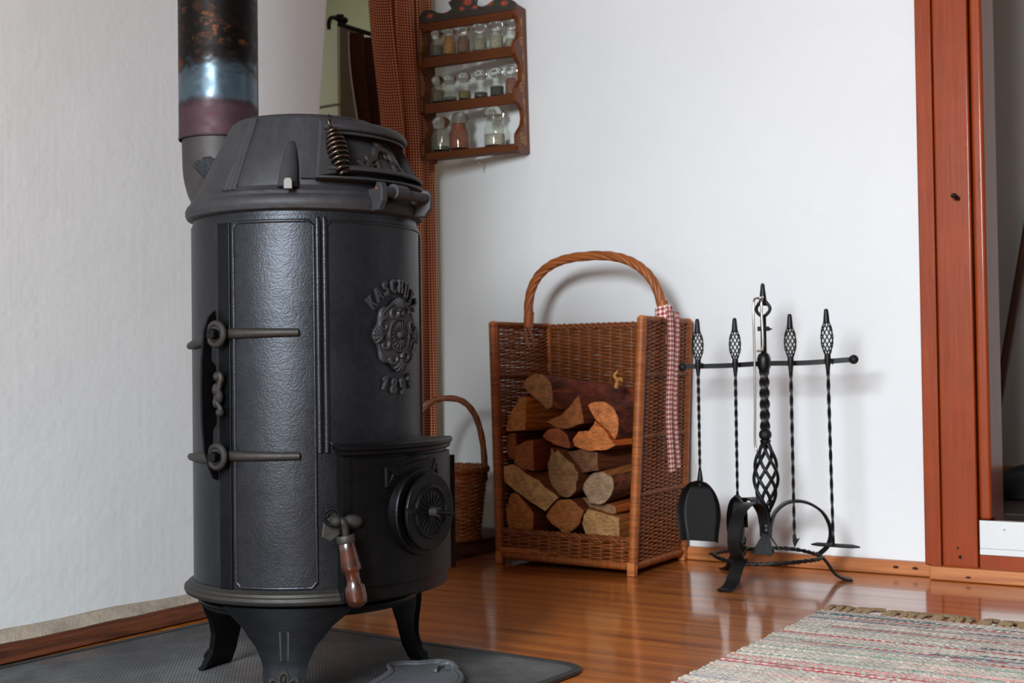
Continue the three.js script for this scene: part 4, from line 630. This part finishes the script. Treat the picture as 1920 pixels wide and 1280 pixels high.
// ---------- wrought iron fire tools and their stand ----------
{
  const cx = -1.16, cz = -2.965;
  const t = thing('fire_tool_stand', 'black wrought iron fire tool stand with twisted post, crossbar, ring base and three legs', 'tool stand', [cx, 0, cz]);
  const W = M.wrought, seat = 0.128;
  obj('twisted_post', [twistBar(0, 0.365, 0.535, 0, 0.0175, 1.6, 80), rod([0, 0.34, 0], [0, 0.37, 0], 0.008)], W, t);
  obj('knob', [bead(0, 0.352, 0, 0.0155, 1), lathe([[0.007, 0.325], [0.012, 0.332], [0.0135, 0.339]], 20)], W, t);
  obj('basket_twist', helixCage(0, 0.165, 0.335, 0, 0.0245, 0.0043, 6, 0.6, 30, 0.8), W, t);
  obj('collar', [lathe([[0.01, 0.115], [0.0135, 0.118], [0.0135, 0.124], [0.0115, 0.1265], [0.0135, 0.129], [0.0135, 0.135], [0.01, 0.138], [0.008, 0.17]], 20)], W, t);
  obj('cross_block', [lathe([[0.008, 0.502], [0.0125, 0.508], [0.0165, 0.518], [0.0165, 0.536], [0.013, 0.546], [0.008, 0.55]], 6)], W, t);
  const bar = obj('crossbar', [sweep(spline([[-0.205, 0.519, 0.005], [-0.1, 0.52, -0.002], [0, 0.524, 0], [0.1, 0.524, 0.002], [0.213, 0.53, -0.004]], 30), [[-0.0045, -0.006], [0.0045, -0.006], [0.0045, 0.006], [-0.0045, 0.006]], [0, 0, 1])], W, t);
  obj('ball_end', bead(-0.212, 0.518, 0.005, 0.0112), W, bar); obj('ball_end', bead(0.219, 0.5305, -0.004, 0.0112), W, bar);
  for (const x of [-0.158, -0.064, 0.078, 0.17]) obj('hook', tube(spline([[x, 0.522, 0], [x, 0.525, 0.012], [x, 0.522, 0.026], [x, 0.531, 0.031]], 12), 0.0032, 6), W, bar);
  obj('finial', [rod([0, 0.54, 0], [0, 0.64, 0], 0.0075), lathe([[0.0095, 0.672], [0.0085, 0.69], [0.006, 0.71], [0.0048, 0.722], [0.0025, 0.726], [0.0004, 0.7265]], 16).translate(0, -0.008, 0), tube(spline([[0, 0.638, 0], [-0.0145, 0.648, 0], [-0.017, 0.658, 0], [-0.006, 0.675, 0], [0, 0.685, 0], [0.006, 0.675, 0], [0.0175, 0.658, 0], [0.014, 0.648, 0]], 40, true), 0.0042, 7), box(0.026, 0.011, 0.012, 0, 0.608, 0), new THREE.ConeGeometry(0.005, 0.012, 8).rotateZ(-1.57).translate(0.018, 0.607, 0)], W, t);
  const ringP = []; for (let i = 0; i < 72; i++) { const a = i / 72 * 6.2832; ringP.push(V(0.126 * Math.cos(a), 0.06 + 0.002 * Math.sin(3 * a), 0.126 * Math.sin(a))); }
  obj('base_ring', rope([...ringP, ringP[0].clone()], 0.0022, 0.0036, 2, 22, 6), W, t);
  for (const az of [-9, 118, 234]) {  // legs: ribbon arched out of the collar, down to the ring, out to the floor
    const a = az * D2R, d = V(Math.sin(a), 0, Math.cos(a)), side = [Math.cos(a), 0, -Math.sin(a)], at = (r, y) => d.clone().multiplyScalar(r).setY(y);
    const P = spline([at(0.006, 0.106), at(0.008, 0.13), at(0.02, 0.165), at(0.05, 0.189), at(0.092, 0.19), at(0.133, 0.165), at(0.152, 0.122), at(0.145, 0.085), at(0.117, 0.0585)], 44);
    const k = 0.0155, prof = [[-k, -0.0022], [k, -0.0022], [k, 0.001], [k * 0.66, 0.0042], [k * 0.33, 0.0004], [0, 0.0042], [-k * 0.33, 0.0004], [-k * 0.66, 0.0042], [-k, 0.001]];
    const leg = obj('leg', sweep(P, prof, side), W, t);
    obj('foot', sweep(spline([at(0.118, 0.066), at(0.13, 0.058), at(0.145, 0.04), at(0.162, 0.016), at(0.185, 0.005), at(0.199, 0.0035)], 24), prof.map(([s, n]) => [s * 1.12, n]), side), W, leg);
    if (az !== 118) obj('foot_scroll', new THREE.TorusGeometry(0.012, 0.003, 7, 20).rotateY(a + 1.57).translate(d.x * 0.112, 0.085, d.z * 0.112), W, leg);
  }
  // fanned leaf below the collar, drop ball
  const fan = []; for (let i = -3; i <= 3; i++) fan.push(sweep(spline([[0, 0.118, 0.006], [i * 0.0034, 0.1, 0.013], [i * 0.0078 - 0.006, 0.066, 0.024 - Math.abs(i) * 0.001]], 8), [[-0.0038, -0.001], [0.0038, -0.001], [0.0038, 0.001], [0, 0.0022], [-0.0038, 0.001]], [1, 0, 0]));
  obj('fan_leaf', fan, W, t); obj('drop_ball', [bead(0.004, 0.073, -0.002, 0.0125), rod([0, 0.08, 0], [0, 0.12, 0], 0.006), tube(spline([[0.008, 0.11, 0.002], [0.022, 0.088, 0.0], [0.034, 0.074, 0]], 8), 0.0022, 5)], W, t);
}
function fireTool(name, label, x, tip, lean, cageTop, cageBot, end) {
  const t = thing(name, label, 'fire tool', [x, 0, -2.933], 0, 'wrought iron fire tools hanging on the stand'), W = M.wrought, yb = end.y;
  const X = (y) => lean * (0.52 - y);
  const cage = helixCage(0, cageBot, cageTop, 0, 0.0122, 0.0015, 8, 0.6, 22, 0.7);
  const h = mg([...cage, lathe([[0.0075, cageTop - 0.008], [0.0062, cageTop + 0.008], [0.0052, tip - 0.004], [0.0035, tip], [0.0004, tip + 0.0005]], 14), lathe([[0.0045, cageBot - 0.03], [0.0075, cageBot - 0.004], [0.007, cageBot + 0.006]], 14)]);
  const shear = (g) => { g = norm(g); const p = g.attributes.position; for (let i = 0; i < p.count; i++) p.setX(i, p.getX(i) + X(p.getY(i))); return g; };
  obj('handle', shear(h), W, t);
  obj('shaft', shear(mg([twistBar(0, yb, cageBot - 0.015, 0, 0.0056, 3.2, 90, (q) => lerp(0.9, 1.12, q))])), W, t);
  for (const [n, g, m] of end.parts) obj(n, shear(mg(g)), m ?? W, t);
}
{
  const blade = (w, h, y0, belly) => slab((u, v) => { const x0 = (u - 0.5) * 2, top = Math.sqrt(Math.max(0, 1 - Math.pow(Math.max(0, (v - 0.45) / 0.55), 2))), k = v > 0.45 ? lerp(1, top, 1) : lerp(0.86, 1, smooth(0, 0.45, v)); const x = x0 * w * Math.max(0.02, k), e = Math.max(Math.abs(x0), v > 0.6 ? (v - 0.6) / 0.4 : 0); return V(x, y0 + h * v, belly * smooth(0.72, 1, e) * 1 - 0.002); }, 24, 24, 0.0025);
  fireTool('ash_shovel', 'black iron hearth shovel with a lattice handle and a wide round topped blade', -1.319, 0.636, 0.002, 0.612, 0.53, { y: 0.235, parts: [['blade', [blade(0.058, 0.15, 0.09, 0.014)]], ['socket', [lathe([[0.0045, 0.262], [0.0075, 0.238], [0.006, 0.225]], 12)]]] });
  fireTool('hearth_brush', 'black iron fire tool whose curved end plate is half hidden behind the stand leg', -1.221, 0.635, 0.0, 0.612, 0.53, { y: 0.2, parts: [['end_plate', [blade(0.022, 0.11, 0.095, 0.02), tube(spline([[-0.022, 0.12, 0], [-0.02, 0.175, 0.004], [0, 0.205, 0.002], [0.02, 0.178, 0.004], [0.022, 0.13, 0]], 20), 0.004, 6)]]] });
  fireTool('poker', 'black iron poker with a lattice handle and an arrow shaped hooked point', -1.081, 0.64, 0.004, 0.615, 0.532, { y: 0.098, parts: [['point', [lathe([[0.0004, 0.088], [0.0045, 0.102], [0.0045, 0.118]], 8), extr([[0, 0.09], [0.013, 0.112], [0.006, 0.109], [0.002, 0.118]], 0.006, 0.001).translate(0, 0, -0.003)]]] });
  fireTool('ember_rake', 'rightmost black iron fire tool with a flat level blade at its foot', -0.991, 0.649, 0.013, 0.626, 0.536, { y: 0.1, parts: [['blade', [(() => { const g = extr([[-0.052, -0.003], [-0.035, -0.0075], [0.045, -0.0075], [0.064, -0.002], [0.045, 0.0065], [-0.04, 0.0065]], 0.004, 0.001).rotateX(-1.25).translate(0, 0.0985, 0); return g; })()]]] });
  // bent steel wire fork hung over the finial
  const t = thing('steel_wire_fork', 'shiny bent steel wire fork hanging over the top of the tool stand', 'fork', [-1.162, 0, -2.95]);
  obj('wire', tube(spline([[-0.004, 0.316, 0.014], [-0.008, 0.316, 0.014], [-0.0115, 0.322, 0.014], [-0.011, 0.42, 0.014], [-0.0102, 0.55, 0.014], [-0.0098, 0.672, 0.014], [-0.0085, 0.681, 0.008], [-0.005, 0.682, -0.004], [0.003, 0.684, -0.006], [0.0085, 0.684, 0.004], [0.0095, 0.674, 0.013], [0.0098, 0.64, 0.014], [0.0105, 0.562, 0.014], [0.0075, 0.556, 0.014], [-0.004, 0.554, 0.014]], 90), 0.0029, 7), M.steel, t);
}
// ---------- spice rack and its jars ----------
{
  const B = [-1.973, 1.148, -3.2225], rot = 9 * D2R;
  // local axes: x to the right along the wall, z out of the wall; the right back corner is the origin
  const paint = (() => { const c = document.createElement('canvas'); c.width = 512; c.height = 160; const g = c.getContext('2d'); g.fillStyle = '#2a1a12'; g.fillRect(0, 0, 512, 160); const rose = (x, y, r) => { r *= 0.9; for (const [q, col] of [[1, '#5a1c12'], [0.75, '#8c3420'], [0.45, '#b0502e'], [0.2, '#4a140e']]) { g.fillStyle = col; g.beginPath(); g.ellipse(x + (1 - q) * 3, y, r * q, r * q * 0.9, 0.4, 0, 6.3); g.fill(); } }; const leaf = (x, y, a, l) => { g.fillStyle = '#22301e'; g.beginPath(); g.ellipse(x, y, l, l * 0.38, a, 0, 6.3); g.fill(); }; for (const [x, y, r] of [[60, 112, 22], [140, 92, 30], [232, 96, 22], [262, 58, 34], [300, 100, 20], [372, 84, 32], [452, 104, 26]]) { leaf(x - r * 1.2, y + 8, 0.5, r * 0.8); leaf(x + r * 1.2, y - 6, -0.6, r * 0.8); leaf(x, y + r, 0.1, r * 0.7); rose(x, y, r); } const t = new THREE.CanvasTexture(c); t.colorSpace = THREE.SRGBColorSpace; return t; })();
  const scroll = (() => { const c = document.createElement('canvas'); c.width = 128; c.height = 512; const g = c.getContext('2d'); g.fillStyle = '#66300a'; g.fillRect(0, 0, 128, 512); g.strokeStyle = '#b98a3c'; g.lineWidth = 4; const cur = (x, y, r, s) => { g.beginPath(); for (let i = 0; i < 40; i++) { const a = s * (i / 40 * 9 + 1), q = r * (1 - i / 46); const X = x + q * Math.cos(a), Y = y + q * Math.sin(a); i ? g.lineTo(X, Y) : g.moveTo(X, Y); } g.stroke(); }; for (const [x, y, r, s] of [[78, 60, 12, 1], [70, 132, 16, -1], [88, 180, 10, 1], [80, 252, 14, 1], [60, 292, 18, -1], [84, 336, 12, 1], [86, 402, 12, -1], [52, 462, 20, 1], [84, 474, 16, -1]]) cur(x, y, r, s); g.beginPath(); g.moveTo(90, 40); g.bezierCurveTo(60, 120, 120, 200, 80, 280); g.bezierCurveTo(60, 340, 118, 400, 70, 470); g.stroke(); const t = new THREE.CanvasTexture(c); t.colorSpace = THREE.SRGBColorSpace; return t; })();
  const brown = phy({ color: C3(98, 48, 10), map: paintWear, roughness: 0.6, specularIntensity: 0.4, clearcoat: 0.1, clearcoatRoughness: 0.3 });
  const r = thing('spice_rack', 'brown wooden wall rack with scalloped sides, painted roses on its crest and three shelves', 'spice rack', B, rot); r.rotation.z = 0.018;
  // side panel outline: depth out of the wall against height
  const side = [[0, 0], [0.082, 0], [0.09, 0.012], [0.09, 0.045], [0.07, 0.062], [0.05, 0.078], [0.04, 0.1], [0.046, 0.122], [0.066, 0.134], [0.09, 0.142], [0.09, 0.178], [0.068, 0.192], [0.05, 0.212], [0.046, 0.235], [0.056, 0.256], [0.078, 0.27], [0.09, 0.282], [0.09, 0.312], [0.066, 0.328], [0.054, 0.35], [0.056, 0.378], [0.07, 0.396], [0.074, 0.412], [0.06, 0.43], [0, 0.43]];
  const panelG = (x) => extr(side.map(([z, y]) => [-z, y]), 0.013, 0.002).rotateY(Math.PI / 2).translate(x, 0, 0);
  const scallop = phy({ map: scroll, roughness: 0.5, specularIntensity: 0.5, clearcoat: 0.1 });
  for (const [x, m] of [[-0.013, scallop], [-0.316, brown]]) { const g = norm(panelG(x)), p = g.attributes.position, uv = g.attributes.uv; for (let i = 0; i < p.count; i++) uv.setXY(i, m === scallop ? 1 - p.getZ(i) / 0.095 : p.getY(i), m === scallop ? p.getY(i) / 0.435 : p.getZ(i)); obj('side_panel', g, m, r, m === scallop ? { label: 'right side panel with golden scrolls' } : undefined); }
  for (const [y, h] of [[0, 0.021], [0.137, 0.03], [0.275, 0.03]]) { const s = obj('shelf', rbox(0.29, 0.012, 0.078, 0.002, -0.158, y + h - 0.007, 0.039), brown, r); obj('shelf_lip', rbox(0.29, h, 0.01, 0.002, -0.158, y + h / 2, 0.077), brown, s); }
  const crest = new THREE.Shape(); crest.moveTo(-0.316, 0.41); crest.lineTo(0, 0.41); crest.lineTo(0, 0.43); crest.bezierCurveTo(-0.02, 0.452, -0.06, 0.458, -0.085, 0.442); crest.bezierCurveTo(-0.105, 0.43, -0.118, 0.434, -0.128, 0.446); crest.lineTo(-0.124, 0.464); crest.lineTo(-0.15, 0.478); crest.lineTo(-0.19, 0.478); crest.lineTo(-0.218, 0.462); crest.lineTo(-0.208, 0.442); crest.bezierCurveTo(-0.225, 0.432, -0.24, 0.43, -0.262, 0.442); crest.bezierCurveTo(-0.285, 0.458, -0.312, 0.45, -0.316, 0.428); crest.closePath();
  const cg = norm(extr(crest, 0.014, 0.002, 10).translate(0, 0, 0.06)), p = cg.attributes.position; for (let i = 0; i < p.count; i++) cg.attributes.uv.setXY(i, (p.getX(i) + 0.316) / 0.316, (p.getY(i) - 0.41) / 0.068);
  obj('crest', cg, phy({ map: paint, roughness: 0.5, clearcoat: 0.3 }), r, { label: 'crest with painted red roses' });
  obj('top_rail', rbox(0.29, 0.026, 0.012, 0.002, -0.158, 0.4, 0.066), brown, r);
  obj('hanging_clip', box(0.004, 0.022, 0.003, -0.16, -0.012, 0.012), std({ color: C3(140, 140, 136), roughness: 0.6 }), r);
  const glass = phy({ color: C3(244, 246, 240), transmission: 0.95, roughness: 0.03, thickness: 0, ior: 1.52 }), lidM = phy({ color: C3(246, 248, 242), transmission: 1, roughness: 0.03, thickness: 0.01, ior: 1.48 });
  const cos = Math.cos(rot), sin = Math.sin(rot), place = (x, y, z) => [B[0] + x * cos + z * sin, B[1] + y, B[2] - x * sin + z * cos];
  function jar(label, x, y, R, H, fill, c, group) {
    const q = place(-x, y, 0.047), t = thing('spice_jar', label, 'spice jar', [q[0], q[1] + 0.0008, q[2]], 0, group), hb = H * 0.72;
    obj('glass_body', lathe([[0.0004, 0.0008], [R * 0.94, 0.0008], [R, 0.004], [R, hb * 0.62], [R * 0.94, hb * 0.7], [R * 0.76, hb * 0.78], [R * 0.74, hb * 0.86], [R * 0.86, hb * 0.9], [R * 0.86, hb]], 28), glass, t);
    if (fill) obj('contents', lathe([[0.0004, 0.002], [R * 0.9, 0.002], [R * 0.93, 0.006], [R * 0.93, Math.min(hb * 0.62, hb * fill)], ...(fill > 0.7 ? [[R * 0.7, hb * 0.76], [R * 0.68, hb * fill]] : []), [0.0004, hb * Math.max(fill, 0.1) + 0.001]], 24), std({ color: C3(...c), roughness: 0.95, map: endTex }), t);
    obj('lid', lathe([[0.0004, hb * 0.92], [R * 0.7, hb * 0.92], [R * 0.72, hb * 1.0], [R * 0.98, hb * 1.03], [R * 1.02, hb * 1.1], [R * 0.98, hb * 1.17], [R * 0.8, H * 0.93], [R * 0.45, H * 0.985], [0.0004, H]], 28), lidM, t);
  }
  const g1 = 'spice jars on the top shelf', g2 = 'spice jars on the middle shelf', g3 = 'big jars on the bottom shelf';
  jar('spice jar on the top shelf, far left, with grey brown contents', 0.277, 0.305, 0.0195, 0.085, 0.55, [92, 86, 66], g1);
  jar('spice jar on the top shelf filled to the neck with yellow powder', 0.236, 0.305, 0.0205, 0.086, 0.95, [196, 134, 36], g1);
  jar('spice jar on the top shelf with red brown powder, right of the yellow one', 0.19, 0.305, 0.0205, 0.087, 0.85, [130, 92, 62], g1);
  jar('spice jar on the top shelf with pale grey green grains, fourth from the left', 0.136, 0.305, 0.0215, 0.09, 0.6, [168, 168, 148], g1);
  jar('spice jar on the top shelf with white contents and dark specks, second from the right', 0.083, 0.305, 0.0215, 0.092, 0.62, [190, 186, 172], g1);
  jar('spice jar at the right end of the top shelf, half behind the side panel', 0.035, 0.305, 0.019, 0.09, 0.4, [176, 172, 158], g1);
  jar('spice jar at the left end of the middle shelf with olive green herbs', 0.276, 0.168, 0.0195, 0.082, 0.6, [112, 98, 52], g2);
  jar('spice jar on the middle shelf, almost empty, second from the left', 0.235, 0.168, 0.0205, 0.082, 0.2, [118, 112, 92], g2);
  jar('spice jar on the middle shelf half full of yellow green herbs, third from the left', 0.188, 0.168, 0.02, 0.084, 0.42, [138, 124, 50], g2);
  jar('spice jar on the middle shelf with a thin grey black layer, third from the right', 0.135, 0.168, 0.0205, 0.086, 0.26, [64, 58, 58], g2);
  jar('spice jar on the middle shelf nearly half full of black seeds', 0.083, 0.168, 0.0205, 0.087, 0.46, [26, 26, 30], g2);
  jar('spice jar at the right end of the middle shelf with orange red powder', 0.036, 0.168, 0.019, 0.087, 0.8, [150, 78, 42], g2);
  jar('big clear jar at the left of the bottom shelf, almost empty', 0.268, 0.0212, 0.028, 0.105, 0.18, [96, 104, 70], g3);
  jar('big jar on the bottom shelf filled with orange paprika powder', 0.208, 0.0212, 0.0315, 0.112, 0.98, [176, 84, 32], g3);
  jar('big clear jar at the right of the bottom shelf half full of white grains', 0.092, 0.0212, 0.0315, 0.118, 0.42, [226, 224, 216], g3);
}
// ---------- curtains, rod and cabinet in the opening ----------
{
  const ging = (a, b, c, p) => tex(64, 64, (u, v) => { const e = (x) => smooth(0.02, 0.1, x) * (1 - smooth(0.48, 0.56, x)), s = e(u), t = e(v), k = s * t, m = (s + t) / 2 - k; return mix3(mix3(c, b, clamp(m * 2, 0, 1)), a, k); }, true, p);
  const m = phy({ map: ging(N255(240, 190, 140), N255(168, 78, 44), N255(98, 32, 16), 0.0082), roughness: 0.9, transmission: 0.15, thickness: 0, sheen: 0.2 });
  const t = thing('gingham_curtain', 'red and cream gingham curtain hanging in folds at the right side of the opening', 'curtain', [-2.335, 0.12, -3.078]);
  obj('cloth', slab((u, v) => { const y = v * 1.9, pinch = 0.9 + 0.1 * Math.cos((y - 0.9) * 1.4), z = lerp(-0.15, 0.14 - 0.075 * smooth(1.55, 1.0, y), u) * pinch, f = Math.sin(u * 6.2832 * 2.6 + 0.5 * Math.sin(y * 1.7)); return V(0.024 * f * (0.6 + 0.4 * u) + 0.012 * Math.sin(u * 31 + y), y, z + 0.008 * Math.sin(u * 25 + 1.5)); }, 110, 40, 0.0014), m, t);
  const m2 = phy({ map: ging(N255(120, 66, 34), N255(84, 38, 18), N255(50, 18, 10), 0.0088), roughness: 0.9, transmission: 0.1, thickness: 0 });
  const d = thing('dark_curtain', 'dark brown checked curtain in the shade behind, hanging from the curled iron rod', 'curtain', [-2.72, 0.3, -3.36]);
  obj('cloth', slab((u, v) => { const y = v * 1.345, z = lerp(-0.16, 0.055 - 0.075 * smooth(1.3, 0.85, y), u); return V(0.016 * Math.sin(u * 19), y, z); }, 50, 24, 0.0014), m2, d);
  const r = thing('curtain_rod', 'black wrought iron curtain rod with a curled end above the dark curtain', 'curtain rod', [-2.72, 1.655, -3.225]);
  const cu = []; for (let i = 0; i <= 30; i++) { const a = i / 30 * 5.2 + 2.6, q = lerp(0.026, 0.008, i / 30); cu.push([0, 0.014 + q * Math.sin(a), -0.03 - q * Math.cos(a)]); }
  obj('rod', tube([V(0, 0, -0.03), V(0, 0.004, -0.32)], 0.008, 8), M.wrought, r);
  obj('curl', [tube(spline([[0, -0.028, 0.022], [0, -0.012, 0.022], [0, 0.01, 0.012], [0, 0.016, -0.012], [0, 0.008, -0.04]], 24), 0.007, 8), bead(0, 0.02, -0.03, 0.016, 0.8), bead(0, 0.018, -0.055, 0.014, 0.8), bead(0, 0.03, -0.045, 0.007)], M.wrought, r);
  const c = thing('tall_cabinet', 'tall narrow whitish cabinet standing in the kitchen beyond the opening', 'cabinet', [-3.22, 0, -3.65]);
  const cm = std({ color: C3(226, 226, 202), roughness: 0.6 });
  obj('carcass', rbox(0.44, 1.775, 0.115, 0.004, 0, 0.8875, 0), std({ color: C3(142, 120, 118), roughness: 0.7 }), c);
  obj('door', rbox(0.43, 0.29, 0.014, 0.003, 0.005, 1.63, 0.062), cm, c); obj('door', rbox(0.43, 1.44, 0.014, 0.003, 0.005, 0.755, 0.062), cm, c);
}
// ---------- rag rug ----------
{
  const t = thing('rag_rug', 'woven rag rug of pale stripes with red, teal and blue threads and a knotted fringe', 'rug', [-0.9, 0.001, -2.615], -0.01);
  const base = () => { const k = rr(0.8, 1.0); return [C3(180 * k + 20, 170 * k + 19, 159 * k + 18), C3(166 * k + 20, 158 * k + 20, 148 * k + 18), C3(186 * k + 18, 162 * k + 16, 153 * k + 14), C3(146 * k + 24, 142 * k + 24, 137 * k + 22)][Math.floor(rr(0, 3.99))]; };
  const accents = [C3(160, 28, 46), C3(38, 76, 80), C3(206, 132, 128), C3(128, 136, 146), C3(150, 58, 46), C3(60, 64, 88), C3(110, 140, 122), C3(140, 138, 124), C3(190, 146, 138)];
  const rows = [], W = 0.78, pitch = 0.0088, n = 130;
  for (let k = 0; k < n; k++) {
    const z = 0.008 + k * pitch, P = [], acc = (k > 8 && rnd() < 0.27) || [3, 4, 6, 9].includes(k), cols = [], seg = 150; let c = base(); const A0 = k === 6 ? accents[0] : k === 3 || k === 4 ? accents[1] : accents[Math.floor(rr(0, 8.99))], a0 = rnd() < 0.5 ? 0 : rr(0, 0.5), a1 = a0 + rr(0.3, 1);
    const ph = (k % 2) * Math.PI, x0 = -0.004 + rr(-0.004, 0.004);
    for (let i = 0; i <= seg; i++) { const u = i / seg; P.push(V(x0 + u * W + 0.03 * z * 0, 0.0062 + 0.0004 * Math.sin(u * 320 + ph), z + 0.0006 * Math.sin(u * 23 + k))); if (rnd() < 0.05) c = base(); cols.push(acc && u >= a0 && u <= a1 && rnd() < 0.93 ? A0.clone().lerp(base(), rr(0, 0.35)) : c.clone().multiplyScalar(rr(0.85, 1.05))); }
    rows.push(tube(P, (q) => 0.0048 + 0.00035 * Math.sin(q * 320 + ph), 6, false, (q) => cols[Math.min(seg, Math.floor(q * seg))]));
  }
  obj('weave', rows, std({ vertexColors: true, roughness: 0.95, bumpMap: grainBump, bumpScale: 0.003 }), t, { kind: 'stuff' });
  const jute = std({ color: C3(146, 122, 90), roughness: 0.95, bumpMap: grainBump, bumpScale: 0.003 });
  for (let k = 0; k < 42; k++) { const x = 0.006 + k * 0.0187 + rr(-0.003, 0.003), a = rr(0.0, 0.7), L = rr(0.042, 0.06); if (k === 5) continue; const g = []; for (let j = 0; j < 6; j++) { const o = rr(-0.005, 0.005), o2 = rr(-0.008, 0.008); g.push(tube(spline([[x + o * 0.4, 0.007, 0.008], [x + o + a * L * 0.4, 0.011 + rr(0, 0.004), -L * 0.4], [x + o2 + a * L, 0.0055 + rr(0, 0.004), -L]], 6), 0.0036, 5)); } g.push(bead(x, 0.008, -0.002, 0.006, 0.7, 10)); obj('tassel', g, jute, t); }
}
// ---------- small things ----------
{
  const t = thing('iron_peg', 'short black iron peg driven into the red door frame', 'peg', [-0.745, 0.912, -3.172]);
  obj('peg', [tube(spline([[0, 0, -0.004], [0.001, 0, 0.012], [-0.002, 0.003, 0.024]], 8), (q) => 0.0058 - 0.001 * q, 8), bead(-0.003, 0.004, 0.026, 0.0075, 0.8)], M.wrought, t);
  const b = thing('dark_bundle', 'black shapeless cloth bundle on the hall floor behind the door', 'bundle', [-0.68, 0.1475, -3.84]);
  obj('cloth', slab((u, v) => { const a = u * 6.2832, p = v * 1.57, r = 0.16 * Math.cos(p) * (1 + 0.12 * Math.sin(3 * a + 1)); return V(r * 1.25 * Math.cos(a), 0.075 * Math.sin(p) * (1 + 0.15 * Math.sin(2 * a)) + 0.002, r * Math.sin(a)); }, 40, 14, 0.003), std({ color: C3(22, 22, 24), roughness: 0.9 }), b);
  const p = thing('leaning_pole', 'dim brown pole leaning against the hall wall', 'pole', [-0.86, 0.1475, -4.07]);
  obj('shaft', tube([V(-0.03, 0.004, 0.03), V(0.1, 0.85, -0.09)], 0.014, 10), M.darkWood, p);
}
renderer.render(scene, camera);
